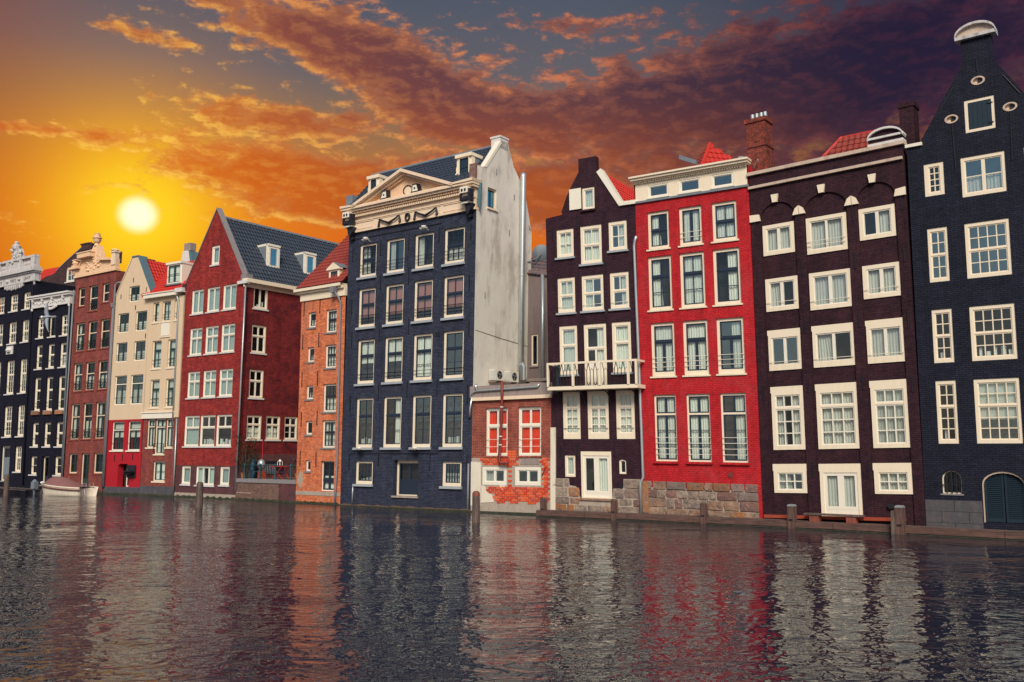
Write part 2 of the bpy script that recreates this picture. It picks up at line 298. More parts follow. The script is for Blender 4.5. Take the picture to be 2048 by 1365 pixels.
# ------------------------------------------------------------------ mesh builder
class MB:
    def __init__(s): s.v = []; s.f = []; s.smooth = False
    def poly(s, pts):
        n = len(s.v); s.v += [tuple(p) for p in pts]; s.f.append(tuple(range(n, n+len(pts)))); return s
    def box(s, a0, a1, b0, b1, w0, w1):
        n = len(s.v)
        s.v += [(a0, b0, w0), (a1, b0, w0), (a1, b1, w0), (a0, b1, w0), (a0, b0, w1), (a1, b0, w1), (a1, b1, w1), (a0, b1, w1)]
        for f in ((3, 2, 1, 0), (4, 5, 6, 7), (0, 1, 5, 4), (1, 2, 6, 5), (2, 3, 7, 6), (3, 0, 4, 7)): s.f.append(tuple(n+i for i in f))
        return s
    def prism(s, pts, w0, w1):
        if sum(pts[i-1][0]*pts[i][1]-pts[i][0]*pts[i-1][1] for i in range(len(pts))) < 0: pts = pts[::-1]
        n = len(s.v); k = len(pts)
        s.v += [(p[0], p[1], w0) for p in pts]+[(p[0], p[1], w1) for p in pts]
        s.f.append(tuple(range(n+k-1, n-1, -1))); s.f.append(tuple(range(n+k, n+2*k)))
        for i in range(k): j = (i+1) % k; s.f.append((n+i, n+j, n+k+j, n+k+i))
        return s
    def band(s, pts, th, w0, w1):          # moulding: a polyline in (a,b) thickened downwards by th
        for p, q in zip(pts, pts[1:]): s.prism([(p[0], p[1]-th), (q[0], q[1]-th), q, p], w0, w1)
        return s
    def tube(s, pts, r, n=8, cap=True):
        pts = [Vector(p) for p in pts]; rings = []
        rr = r if isinstance(r, (list, tuple)) else [r]*len(pts)
        for i, p in enumerate(pts):
            t = (pts[min(i+1, len(pts)-1)]-pts[max(i-1, 0)]).normalized()
            a = t.orthogonal().normalized() if i == 0 else (a-t*a.dot(t)).normalized()
            b = t.cross(a); base = len(s.v)
            s.v += [tuple(p+(a*math.cos(2*math.pi*k/n)+b*math.sin(2*math.pi*k/n))*rr[i]) for k in range(n)]; rings.append(base)
        for x, y in zip(rings, rings[1:]):
            for k in range(n): s.f.append((x+k, x+(k+1) % n, y+(k+1) % n, y+k))
        if cap: s.f.append(tuple(rings[0]+k for k in range(n))[::-1]); s.f.append(tuple(rings[-1]+k for k in range(n)))
        return s
    def lathe(s, prof, a, w, n=12):         # profile of (radius, b); axis along b
        rings = []
        for r, b in prof:
            rings.append(len(s.v)); s.v += [(a+r*math.cos(2*math.pi*k/n), b, w+r*math.sin(2*math.pi*k/n)) for k in range(n)]
        for x, y in zip(rings, rings[1:]):
            for k in range(n): s.f.append((x+k, x+(k+1) % n, y+(k+1) % n, y+k))
        s.f.append(tuple(rings[0]+k for k in range(n))); s.f.append(tuple(rings[-1]+k for k in range(n))[::-1])
        return s
    def ball(s, c, r, n=10, m=6):
        s.lathe([(max(r[0]*math.sin(math.pi*i/m), .001), c[1]-r[1]*math.cos(math.pi*i/m)) for i in range(m+1)], c[0], c[2], n)
        return s
    def mesh(s, name, mat, fn=None):
        me = bpy.data.meshes.new(name)
        vs = [fn(*v) for v in s.v] if fn else s.v
        me.from_pydata(vs, [], s.f); me.update()
        uv = me.uv_layers.new(name='UVMap')
        for p in me.polygons:
            nx, ny, nz = abs(p.normal.x), abs(p.normal.y), abs(p.normal.z)
            for li in p.loop_indices:
                c = me.vertices[me.loops[li].vertex_index].co
                uv.data[li].uv = (c.y, c.z) if nx > ny and nx > nz else ((c.x, c.z) if ny >= nz else (c.x, c.y))
        if s.smooth: me.polygons.foreach_set('use_smooth', [True]*len(me.polygons))
        me.materials.append(M[mat]); return me
def link(name, me, parent=None, loc=(0, 0, 0)):
    o = bpy.data.objects.new(name, me); COL.objects.link(o)
    if parent is not None: o.parent = parent
    o.location = loc; return o
def thing(name, label, cat, loc=(0, 0, 0), rz=0., group=None, me=None):
    o = bpy.data.objects.new(name, me); COL.objects.link(o); o.location = loc; o.rotation_euler = (0, 0, rz)
    o['label'] = label; o['category'] = cat
    if group: o['group'] = group
    return o
def structure(name, me, loc=(0, 0, 0)):
    o = link(name, me, None, loc); o['kind'] = 'structure'; return o

class Face:
    """a wall plane of a house: (a along the wall, b up, w out of the wall) in house-local space, with the house's own lean k and sag m"""
    def __init__(s, root, k=0., m=0., W=0., side=None): s.root = root; s.k = k; s.m = m; s.W = W; s.side = side; s.holes = []
    def map(s, a, b, w):
        if s.side is None:
            z = b+s.m*a; return (a+s.k*z, -w, z)
        if s.side == 'R':
            z = b+s.m*s.W; return (s.W+s.k*z+w, a, z)
        z = b; return (s.k*z-w, a, z)
    def lin(s, a, b, w):
        p = s.map(a, b, w); q = s.map(0, 0, 0); return (p[0]-q[0], p[1]-q[1], p[2]-q[2])
CACHE = {}
def part(face, name, mb, mat, origin=None, key=None, parent=None):
    """one mesh object; with origin the mesh is local to that point of the wall"""
    if origin is None:
        return link(name, mb.mesh(name, mat, face.map), parent or face.root)
    if key is not None:
        ck = (face.root.name, face.side, name, mat, key)
        if ck not in CACHE: CACHE[ck] = mb.mesh(name, mat, face.lin)
        me = CACHE[ck]
    else: me = mb.mesh(name, mat, face.lin)
    return link(name, me, parent or face.root, face.map(*origin) if parent is None else face.lin(*origin))

# ------------------------------------------------------------------ walls with openings
def inside(p, poly):
    x, y = p; r = False; j = len(poly)-1
    for i in range(len(poly)):
        xi, yi = poly[i]; xj, yj = poly[j]
        if (yi > y) != (yj > y) and x < (xj-xi)*(y-yi)/(yj-yi)+xi: r = not r
        j = i
    return r
def wall(face, outline, mat, name='wall', holes=None, depth=.30, thick=None):
    holes = face.holes if holes is None else holes
    hs = []
    for h in holes:
        cx = sum(p[0] for p in h)/len(h); cy = sum(p[1] for p in h)/len(h)
        if inside((cx, cy), outline): hs.append(h)
    vs = [Vector(p) for p in outline]; es = [(i, (i+1) % len(outline)) for i in range(len(outline))]
    for h in hs:
        n = len(vs); vs += [Vector(p) for p in h]; es += [(n+i, n+(i+1) % len(h)) for i in range(len(h))]
    ov, oe, of, *_ = geometry.delaunay_2d_cdt(vs, es, [], 0, 1e-5)
    mb = MB(); mb.v = [(p[0], p[1], 0.) for p in ov]
    for f in of:
        c = sum((ov[i] for i in f), Vector((0, 0)))/len(f)
        if inside(c, outline) and not any(inside(c, h) for h in hs): mb.f.append(tuple(f))
    for h in hs:
        ar = sum(h[i-1][0]*h[i][1]-h[i][0]*h[i-1][1] for i in range(len(h)))
        if ar < 0: h = h[::-1]
        for i in range(len(h)):
            p, q = h[i-1], h[i]
            mb.poly([(p[0], p[1], 0), (p[0], p[1], -depth), (q[0], q[1], -depth), (q[0], q[1], 0)])
    if thick:
        for i in range(len(outline)):
            p, q = outline[i-1], outline[i]; mb.poly([(p[0], p[1], 0), (q[0], q[1], 0), (q[0], q[1], -thick), (p[0], p[1], -thick)])
    return part(face, name, mb, mat)

def pleats(w_, h_, amp=.030, n=None, flare=0.):
    mb = MB(); n = n or max(8, int(w_/.035)); ph = random.random()*6
    cols = []
    for i in range(n+1):
        x = w_*i/n; z = amp*math.sin(i*1.9+ph)+amp*.5*math.sin(i*.7+ph)
        cols.append((x, z))
    for (x0, z0), (x1, z1) in zip(cols, cols[1:]): mb.poly([(x0, 0, z0), (x1, 0, z1), (x1*(1-flare), h_, z1*.6), (x0*(1-flare), h_, z0*.6)])
    mb.smooth = False; return mb

def window(face, a0, a1, b0, b1, rec=.10, cw=.10, ct=None, cb=None, cas='cream', sash='white_paint', lights=((1., 2, 2),), tr=.06, tmat=None,
           sw=.045, bt=.025, mull=None, curtain=None, cmat='curtain', pane='pane', sill='blue_stone', sproud=.08, sh=.09, lintel=None,
           rails=0, rail_h=.42, rmat='iron', arch=0., name='window', door_panel=0., cdepth=.10, hole=True):
    if pane == 'pane': pane = random.choice(('pane', 'pane', 'pane_dim', 'pane_soft', 'pane_teal'))
    W, H = a1-a0, b1-b0; ct = cw if ct is None else ct; cb = cw if cb is None else cb
    if arch:
        n = 8; h = [(a0, b0), (a1, b0)]+[((a0+a1)/2+W/2*math.cos(math.pi*i/n), b1-arch+arch*math.sin(math.pi*i/n)) for i in range(n+1)]
    else: h = [(a0, b0), (a1, b0), (a1, b1), (a0, b1)]
    if hole: face.holes.append(h)
    key = (round(W, 2), round(H, 2), rec, cw, ct, cb, cdepth, arch, tr, str(lights))
    f0, f1 = -rec-cdepth, -rec
    ys = []; inner_h = H-ct-cb; top = H-ct
    tot = sum(l[0] for l in lights); y = top
    usable = inner_h-tr*(len(lights)-1)
    for i, l in enumerate(lights):
        hh = usable*l[0]/tot; ys.append((y-hh, y, l[1], l[2])); y -= hh+tr
    mb = MB()
    if arch:
        pts = [(p[0]-a0, p[1]-b0) for p in h]; c = (W/2, H/2); n = len(pts)
        pin = [(W/2+(p[0]-W/2)*(1-2*cw/W), H/2+(p[1]-H/2)*(1-2*cw/H)) for p in pts]
        for i in range(n): mb.prism([pts[i-1], pts[i], pin[i], pin[i-1]], f0, f1)
    else:
        mb.box(0, cw, 0, H, f0, f1); mb.box(W-cw, W, 0, H, f0, f1)
        mb.box(cw, W-cw, 0, cb, f0, f1); mb.box(cw, W-cw, H-ct, H, f0, f1)
    sb = MB()
    tb = mb if tmat != 'sash' else sb
    for i in range(len(ys)-1): tb.box(cw, W-cw, ys[i+1][1], ys[i][0], f0+.01, f1-.008)
    root = part(face, name, mb, cas, (a0, b0, 0), key)
    # sash frames, glazing bars and the panes between them
    s0, s1 = f0+.015, f1-.03
    for (y0, y1, nc, nr) in ys:
        x0, x1 = cw, W-cw
        if door_panel and (y0, y1) == ys[-1][:2]:
            sb.box(x0, x1, y0, y0+door_panel, s0, s1-.006); y0 += door_panel
        m_ = bt if mull is None else mull
        sb.box(x0, x0+sw, y0, y1, s0, s1); sb.box(x1-sw, x1, y0, y1, s0, s1); sb.box(x0+sw, x1-sw, y0, y0+sw, s0, s1); sb.box(x0+sw, x1-sw, y1-sw, y1, s0, s1)
        X0, X1, Y0, Y1 = x0+sw, x1-sw, y0+sw, y1-sw
        pw = (X1-X0-m_*(nc-1))/nc; phh = (Y1-Y0-bt*(nr-1))/nr
        for c in range(1, nc): sb.box(X0+c*pw+(c-1)*m_, X0+c*pw+c*m_, Y0, Y1, s0, s1-.004)
        for r in range(1, nr): sb.box(X0, X1, Y0+r*phh+(r-1)*bt, Y0+r*phh+r*bt, s0+.004, s1-.008)
        for c in range(nc):
            for r in range(nr):
                pb = MB().poly([(0, 0, 0), (pw, 0, 0), (pw, phh, 0), (0, phh, 0)])
                o = part(face, 'pane', pb, pane, (X0+c*(pw+m_), Y0+r*(phh+bt), (s0+s1)/2+random.uniform(-.003, .003)), (round(pw, 3), round(phh, 3)), root)
    part(face, 'sash', sb, sash, (0, 0, 0), (key, sw, bt, mull, door_panel, 's'), root)
    iw, ih = W-2*cw, inner_h; zc = f0-.05
    def cur(x, ww, y_, hh, mt, fl=0.): part(face, 'curtain', pleats(ww, hh, flare=fl), mt, (x, y_, zc), None, root)
    if curtain == 'full': cur(cw, iw, cb, ih, cmat)
    elif curtain == 'both': cur(cw, iw*.38, cb, ih, cmat, .12); cur(W-cw-iw*.40, iw*.40, cb, ih, cmat)
    elif curtain == 'left': cur(cw, iw*.52, cb, ih, cmat, .2)
    elif curtain == 'right': cur(W-cw-iw*.5, iw*.5, cb, ih, cmat)
    elif curtain == 'lace': cur(cw, iw, cb, ih*.5, cmat)
    elif curtain == 'top': cur(cw, iw, cb+ih*.45, ih*.55, cmat)
    elif curtain == 'blind': part(face, 'blind', MB().box(cw, W-cw, cb, H-ct, zc-.02, zc), 'blind', (0, 0, 0), (key, 'bl'), root)
    elif curtain == 'salmon': part(face, 'blind', MB().box(cw, W-cw, cb+ih*.22, H-ct, zc-.02, zc), 'blind_salmon', (0, 0, 0), (key, 'sb'), root)
    elif curtain == 'half_blind': part(face, 'blind', MB().box(cw, W-cw, cb+ih*.35, H-ct, zc-.02, zc), 'curtain', (0, 0, 0), (key, 'hb'), root)
    elif curtain == 'objects':
        ob = MB(); x = cw+.1
        while x < W-cw-.15:
            hh = random.uniform(.12, .4); ob.box(x, x+random.uniform(.08, .16), cb, cb+hh, zc-.12, zc-.02); x += random.uniform(.2, .35)
        part(face, 'windowsill_ornaments', ob, 'plain_white', (0, 0, 0), None, root)
    if sill: part(face, 'sill', MB().box(-.06, W+.06, -sh, 0., -rec-.05, sproud), sill, (0, 0, 0), (round(W, 2), sh, sproud, rec, sill), root)
    if lintel: part(face, 'lintel', MB().box(-.03, W+.03, H, H+lintel, -rec, .035), cas, (0, 0, 0), (round(W, 2), lintel, rec, 'l'), root)
    if rails:
        rb = MB()
        for i in range(rails): y_ = cb+rail_h*(i+1)/rails; rb.tube([(cw*.3, y_, f1+.05), (W-cw*.3, y_, f1+.05)], .013, 5)
        part(face, 'window_rail', rb, rmat, (0, 0, 0), (round(W, 2), rails, rail_h, rec, 'r', rmat), root)
    return root

def anchors(face, lst, mat='iron', ln=.75):
    for (a, b) in lst: part(face, 'wall_anchor', MB().box(-.02, .02, 0, ln, 0, .035), mat, (a, b, 0), ('anc', ln))
def unlit_room(face, a0, a1, b0, b1, mat='unlit_room', off=-.62):
    part(face, 'dark_backdrop', MB().box(a0, a1, b0, b1, off-.05, off), mat)  # dark sheet behind the windows, standing in for the shade of the rooms
def tiles(parent, o, U, V, mat, clip=None, tw=.26, th=.34, amp=.045, name='roof_tiles'):
    """pantiles on the sheet o + s*U + t*V (house-local metres), kept as one relief"""
    o, U, V = Vector(o), Vector(U), Vector(V); N = U.cross(V).normalized()
    if N.z < 0: N = -N
    lu, lv = U.length, V.length; nu, nv = max(1, round(lu/tw)), max(1, round(lv/th)); mb = MB()
    prof = [(0, .0), (.25, 1.), (.5, .75), (.72, .1)]
    pos = []
    for i in range(nu):
        for (x, h) in prof: pos.append(((i+x)/nu, h*amp))
    pos.append((1., 0.))
    base = MB(); 
    for j in range(nv):
        jit = random.uniform(-.004, .004)
        for (s0, h0), (s1, h1) in zip(pos, pos[1:]):
            t0, t1 = j/nv, (j+1)/nv
            if clip and not clip((s0+s1)/2, (t0+t1)/2): continue
            P = lambda s, t, h: tuple(o+U*s+V*t+N*h)
            lift = .04
            mb.poly([P(s0, t0, h0+lift+jit), P(s1, t0, h1+lift+jit), P(s1, t1, h1+.004), P(s0, t1, h0+.004)])
            mb.poly([P(s0, t0, h0*.2), P(s1, t0, h1*.2), P(s1, t0, h1+lift+jit), P(s0, t0, h0+lift+jit)])
    ob = link(name, mb.mesh(name, mat), parent); ob['kind'] = 'stuff'; return ob
def sheet(parent, name, pts, mat, thick=.06):
    mb = MB(); mb.poly(pts); mb.poly([(p[0], p[1], p[2]-thick) for p in pts][::-1]); n = len(pts)
    for i in range(n):
        p, q = pts[i-1], pts[i]; mb.poly([p, (p[0], p[1], p[2]-thick), (q[0], q[1], q[2]-thick), q])
    return link(name, mb.mesh(name, mat), parent)
def body(face, W, H, depth, mat, left=True, right=True, top='lead'):
    """plain side and rear walls and a flat top behind a facade"""
    r = face.root; k = face.k
    def P(a, b, y): z = b+face.m*a; return (a+k*z, y, z)
    if left: link('side_wall', MB().poly([P(0, -.6, 0), P(0, H, 0), P(0, H, depth), P(0, -.6, depth)]).mesh('side_wall', mat), r)
    if right: link('side_wall', MB().poly([P(W, -.6, 0), P(W, -.6, depth), P(W, H, depth), P(W, H, 0)]).mesh('side_wall', mat), r)
    link('rear_wall', MB().poly([P(0, -.6, depth), P(0, H, depth), P(W, H, depth), P(W, -.6, depth)]).mesh('rear_wall', mat), r)
    if top: link('flat_roof', MB().poly([P(0, H, 0), P(W, H, 0), P(W, H, depth), P(0, H, depth)]).mesh('flat_roof', top), r)
def house(name, label, P, yaw, k, m, W):
    r = thing(name, label, 'house', (P[0], P[1], 0), -R(yaw))
    return Face(r, k, m, W)
def pipe(face, pts, r=.055, mat='zinc', name='drainpipe'): 
    mb = MB(); mb.smooth = True; mb.tube(pts, r, 8); return part(face, name, mb, mat)

# ------------------------------------------------------------------ canal water and the ground behind the houses
mb = MB().poly([(-900, -300, 0), (900, -300, 0), (900, 1400, 0), (-900, 1400, 0)])
me = mb.mesh('canal_water', 'water'); structure('canal_water', me)
mb = MB().prism([(-60, 92), (-38, 76), (-18, 66), (0, 54), (14, 44), (26, 36), (80, 60), (60, 160), (-60, 160)], .0, .9)
structure('ground', mb.mesh('ground', 'paving'))

# ================================================================== HOUSE 1: black, white balustraded attic (far left)
F = house('canal_house', 'black canal house at the far left end, with an inscribed white stone balustrade', (-40.52, 72.41), 33, -.0185, .018, 5.2)
st = dict(rec=.13, cw=.10, cas='cream', sash='white_paint', bt=.022, pane='pane_dim', sill='white_stone')
for (b0, b1, L, ra) in ((13.68, 15.02, ((.5, 3, 2), (.5, 3, 2)), 1), (11.14, 12.85, ((.5, 3, 2), (.5, 3, 2)), 1), (7.23, 9.83, ((.42, 3, 3), (.58, 3, 3)), 1), (3.95, 6.30, ((.5, 3, 3), (.5, 3, 3)), 1)):
    for (a0, a1) in ((-.30, .88), (1.64, 2.80), (3.52, 4.52)):
        window(F, a0, a1, b0, b1, lights=L, rails=ra, rail_h=.5, **st)
window(F, 3.43, 4.40, 1.29, 3.20, lights=((.45, 3, 2), (.55, 3, 3)), **st)
window(F, -.35, .85, 1.29, 3.20, lights=((.45, 3, 2), (.55, 3, 3)), **st)
window(F, 1.58, 2.80, .62, 3.25, rec=.13, cw=.09, cas='cream', sash='lead', lights=((1., 1, 1),), sw=.08, pane='pane_dim', door_panel=1.6, name='door', sill='grey_stone')
wall(F, [(-.9, -.6), (5.1, -.6), (5.1, 15.8), (-.9, 15.8)], 'brick_black')
unlit_room(F, -.8, 5.0, .2, 15.6)
body(F, 5.1, 15.8, 9, 'brick_black', left=False)
part(F, 'attic_fascia', MB().box(-.95, 5.26, 15.76, 16.40, -.3, .16), 'shaded_weathered_stone')
part(F, 'cornice', MB().box(-1., 5.36, 16.40, 16.52, -.3, .26).box(-1.02, 5.44, 16.52, 16.74, -.3, .42).box(-1.02, 5.38, 16.74, 16.86, -.3, .36), 'shaded_weathered_stone')
bal = MB().box(-.95, 5.26, 16.86, 17.0, -.2, .2).box(-.95, 5.26, 17.62, 17.78, -.2, .22)
for (x0, x1) in ((-.2, .25), (1.15, 1.5), (3.0, 3.35), (4.65, 5.24)): bal.box(x0, x1, 17.0, 17.62, -.16, .2)
part(F, 'balustrade', bal, 'shaded_weathered_stone')
for x in (.38, .56, .74, .92, 3.5, 3.68, 3.86, 4.04, 4.22, 4.40):
    part(F, 'baluster', MB().lathe([(.05, 0), (.05, .08), (.035, .12), (.075, .26), (.035, .48), (.05, .62)], 0, 0, 8), 'shaded_weathered_stone', (x, 17.0, 0), 'bal')
cr = MB().prism([(1.45, 16.9), (3.45, 16.9), (3.3, 17.75), (3.05, 17.95), (2.95, 18.35), (2.75, 18.6), (1.98, 18.6), (1.85, 18.35), (1.8, 17.9), (1.5, 17.7)], -.2, .12)
for i in range(26):
    cr.ball((random.uniform(1.75, 3.1), random.uniform(17.5, 18.6), .14), (random.uniform(.07, .17), random.uniform(.07, .17), .12), 7, 4)
cr.lathe([(.18, 18.5), (.30, 18.62), (.34, 18.85), (.22, 18.98), (.14, 19.04), (.19, 19.12), (.10, 19.24)], 2.2, .0, 10)
part(F, 'carved_crest', cr, 'shaded_weathered_stone')
hg = MB()
for i in range(9):
    x = .95+i*.30; dpt = .28+.16*math.sin(math.pi*(i+.5)/9)+.05*(i % 2)
    hg.prism([(x, 15.78), (x+.28, 15.78), (x+.22, 15.78-dpt*.8), (x+.14, 15.78-dpt), (x+.06, 15.78-dpt*.8)], .02, .14)
part(F, 'hanging_ornament', hg, 'shaded_weathered_stone')
part(F, 'end_scroll', MB().prism([(4.95, 15.78), (5.1, 15.78), (5.1, 15.5), (5.02, 15.42)], 0, .12), 'shaded_weathered_stone')
def text(face, s, a, b, w, size, mat, name='lettering', spacing=1.1):
    cu = bpy.data.curves.new(name, 'FONT'); cu.body = s; cu.size = size; cu.extrude = .008; cu.align_x = 'CENTER'; cu.space_character = spacing
    tmp = bpy.data.objects.new(name, cu); COL.objects.link(tmp)
    me = bpy.data.meshes.new_from_object(tmp.evaluated_get(bpy.context.evaluated_depsgraph_get()))
    bpy.data.objects.remove(tmp)
    for v in me.vertices: v.co = face.lin(v.co.x, v.co.y, v.co.z)
    me.materials.clear(); me.materials.append(M[mat]); me.name = name
    return link(name, me, face.root, face.map(a, b, w))
text(F, 'VRET', 2.25, 15.94, .17, .34, 'letter'); text(F, 'LANT', 4.2, 15.94, .17, .34, 'letter'); text(F, 'IET', .45, 15.94, .17, .34, 'letter')
for x in (1.45, 3.15): part(F, 'carved_rosette', MB().ball((x, 16.08, .17), (.16, .12, .03), 8, 4), 'shaded_weathered_stone')
part(F, 'relief_plaque', MB().box(1.6, 2.5, 10.32, 10.95, 0, .06).ball((2.05, 10.62, .06), (.3, .2, .05), 8, 4), 'white_stone')
pipe(F, [(5.0, 15.7, .12), (5.0, .3, .12)], .05, 'brick_black')

F1 = F
# ================================================================== HOUSE 2: black, white carved cornice
F = house('canal_house', 'lower black canal house with a white carved cornice, left of the red brick one', (-36.38, 69.72), 33, -.0179, 0, 5.09)
st = dict(rec=.13, cw=.10, cas='cream', sash='white_paint', pane='pane_dim', sill='white_stone')
cols = ((.70, 1.58), (2.27, 3.18), (3.82, 4.74))
for ri, (b0, b1) in enumerate(((11.36, 12.91), (9.02, 10.84), (5.88, 8.38), (3.24, 5.01), (1.18, 2.53))):
    for ci, (a0, a1) in enumerate(cols):
        if ri == 4 and ci == 1:
            window(F, 2.2, 3.15, .45, 2.53, rec=.2, cw=.09, cas='cream', sash='sash_dark', lights=((1., 1, 2),), pane='pane_dim', door_panel=.5, name='door', sill='grey_stone'); continue
        if ri == 0: L = ((.5, 2, 2), (.5, 2, 2)) if ci != 1 else ((1., 2, 1),)
        elif ri == 2: L = ((.38, 1, 1), (.62, 1, 2))
        else: L = ((.45, 1, 1), (.55, 1, 2)) if ri == 1 else (((.45, 1, 1), (.55, 1, 1)) if ri == 3 else ((1., 1, 2),))
        window(F, a0, a1, b0, b1, lights=L, rails=2 if ri in (0, 2) else 1, rail_h=.5, cmat='curtain_grey', curtain=('lace' if ri == 1 and ci == 2 else None), **dict(st, sash='sash_dark') if ri == 0 and ci == 1 else st)
        if ri == 2:
            fb = MB().box(a0-.02, a1+.02, b0-.30, b0-.02, .0, .14)
            part(F, 'flower_box', fb, 'stone_rust')
wall(F, [(0, -.6), (5.05, -.6), (5.05, 13.9), (0, 13.9)], 'brick_black'); unlit_room(F, .1, 4.9, .2, 13.6)
body(F, 5.05, 13.9, 9, 'brick_black')
cn = MB().box(.05, 5.10, 13.66, 14.30, -.2, .16).box(-.1, 5.2, 14.30, 14.44, -.2, .36).box(-.15, 5.24, 14.44, 14.56, -.2, .44)
for x in (.35, 1.6, 2.9, 4.3): cn.box(x, x+.16, 14.1, 14.3, .16, .34)
part(F, 'cornice', cn, 'white_stone')
og = MB()
for i in range(13): og.ball((1.95+i*.12, 13.62-.16*math.sin(math.pi*i/12), .14), (.10, .11, .09), 7, 4)
for i in range(16): og.ball((.6+i*.26, 13.96+.06*math.sin(i*2.1), .17), (.09, .07, .04), 6, 4)
part(F, 'carved_garland', og, 'white_stone')
part(F, 'cornice_drop', MB().ball((.12, 13.55, .12), (.1, .13, .1), 7, 4).ball((4.98, 13.55, .12), (.1, .13, .1), 7, 4), 'white_stone')
pipe(F, [(5.0, 14.5, .1), (5.0, 12, .1), (5.0, .4, .1)], .06, 'lead')
F2 = F
# building seen behind it, over the cornice
rr = house('rear_house', 'brown gabled rear house with a red roof rising behind the lower black house', (-36.38, 69.72), 33, 0, 0, 6)
RW = Face(rr.root, 0, 0, 0)
def back(pts, w): return [(p[0], p[1]) for p in pts]
wl = [(-6.7, 10), (.6, 10), (.6, 19.6), (-.5, 19.35), (-2.9, 18.3), (-4.1, 17.7), (-4.7, 17.45), (-5.6, 17.4), (-6.7, 17.1)]
RWf = Face(rr.root); RWf.map = lambda a, b, w, f=RWf: (a, 4.0-w, b)
window(RWf, -2.73, -1.55, 16.6, 17.7, rec=.05, cw=.1, cas='white_paint', sash='white_paint', lights=((1., 2, 2),), pane='pane_teal', sill='white_stone')
wall(RWf, wl, 'brick_brown'); part(RWf, 'dark_backdrop', MB().box(-6, .5, 11, 17.3, -.6, -.55), 'unlit_room')
sheet(rr.root, 'coping', [(-.5, 3.95, 19.4), (-2.9, 3.95, 18.35), (-4.1, 3.95, 17.75), (-4.1, 4.3, 17.8), (-2.9, 4.3, 18.4), (-.5, 4.3, 19.45)], 'lead', .08)
part(RWf, 'chimney', MB().box(-.75, .3, 19.0, 19.45, -.6, 0.05).box(-.85, .35, 19.45, 19.55, -.65, .1), 'brick_brown')
tiles(rr.root, (-9.4, 4.35, 16.7), (5.2, 0, 0), (0, 1.7, 2.0), 'tile_red')
tiles(rr.root, (-.9, 3.6, 15.6), (1.3, 0, .0), (.0, .35, 1.0), 'tile_brick', name='lean_to_tiles')
sheet(rr.root, 'roof', [(-9.4, 4.4, 16.65), (-4.2, 4.4, 16.65), (-4.2, 6.1, 18.65), (-9.4, 6.1, 18.65)], 'tile_brick')

# ================================================================== HOUSE 3: red brick, peach pediment with urn
F = house('canal_house', 'red brick canal house under a peach carved pediment topped by a stone urn', (-32.11, 66.95), 33.5, .0104, .015, 4.96)
st = dict(rec=.13, cw=.09, cas='peach', pane='pane_dim', sash='sash_green', sill='brick_redfar', sproud=.05)
def juliet(F, a0, a1, b, h=.62):
    mb = MB().box(a0, a1, b+h-.03, b+h, -.06, -.03).box(a0, a1, b+.03, b+.06, -.06, -.03)
    n = 3; wd = (a1-a0)/n
    for i in range(n):
        x0, x1 = a0+i*wd, a0+(i+1)*wd
        for p, q in (((x0, b+.04), (x1, b+h-.02)), ((x1, b+.04), (x0, b+h-.02))): mb.tube([(p[0], p[1], -.045), (q[0], q[1], -.045)], .014, 4)
        mb.tube([((x0+x1)/2+.14*math.cos(t*.7), b+h/2+.14*math.sin(t*.7), -.045) for t in range(10)], .014, 4)
    part(F, 'window_grille', mb, 'iron')
window(F, .39, 1.25, 13.34, 14.71, lights=((.5, 2, 1), (.5, 2, 1)), **st); window(F, 3.34, 4.19, 13.34, 14.72, lights=((.5, 2, 1), (.5, 2, 1)), **st)
window(F, 1.74, 2.87, 12.87, 14.72, lights=((.5, 3, 1), (.5, 3, 1)), **st); juliet(F, 1.84, 2.77, 12.97)
for (b0, b1, L) in ((10.05, 12.12, ((.4, 2, 1), (.6, 2, 1))), (7.16, 9.19, ((.4, 2, 1), (.6, 2, 1))), (3.72, 6.27, ((.36, 2, 1), (.64, 2, 1)))):
    for (a0, a1) in ((.34, 1.50), (1.85, 3.0), (3.37, 4.53)):
        window(F, a0, a1, b0, b1, lights=L, mull=.07, curtain=random.choice((None, 'lace', 'left')), cmat='curtain_grey', **st); juliet(F, a0+.1, a1-.1, b0+.09)
window(F, .46, 1.57, 1.32, 2.73, lights=((1., 2, 2),), mull=.06, **st); window(F, 3.47, 4.60, 1.32, 2.73, lights=((1., 2, 2),), mull=.06, **st)
window(F, 1.99, 3.02, .35, 2.72, lights=((1., 2, 3),), mull=.08, door_panel=.5, name='door', **dict(st, sill='grey_stone'))
wall(F, [(0, -.6), (4.96, -.6), (4.92, 15.5), (0, 15.5)], 'brick_redfar'); unlit_room(F, .1, 4.8, .2, 15.2); body(F, 4.92, 15.5, 9, 'brick_redfar')
pd = MB().box(-.15, 4.98, 15.48, 15.66, -.25, .12).prism([(-.05, 15.66), (4.88, 15.66), (4.88, 16.35), (3.1, 16.5), (2.9, 17.0), (1.9, 17.1), (1.0, 16.7), (.3, 16.4), (-.05, 16.2)], -.25, .08)
part(F, 'pediment', pd, 'peach_stone')
part(F, 'cornice', MB().band([(-.6, 16.28), (.62, 16.28)], .16, -.2, .34).band([(.5, 16.30), (.8, 16.72), (1.2, 17.0)], .14, -.2, .2), 'peach_stone'); part(F, 'cornice', MB().band([(3.1, 16.56), (4.42, 16.42)], .16, -.2, .34), 'peach_stone')
part(F, 'hoist_beam_case', MB().box(.75, 2.35, 16.78, 17.1, -.2, .5).box(.7, 2.4, 17.1, 17.18, -.2, .55), 'peach_stone')
tp = MB().prism([(1.75, 17.1), (3.0, 16.7), (2.75, 17.25), (2.6, 17.6), (2.1, 17.6), (1.95, 17.35)], -.35, .1).box(1.55, 2.35, 17.18, 17.32, -.3, .2)
part(F, 'pediment_crown', tp, 'peach_stone')
cv = MB()
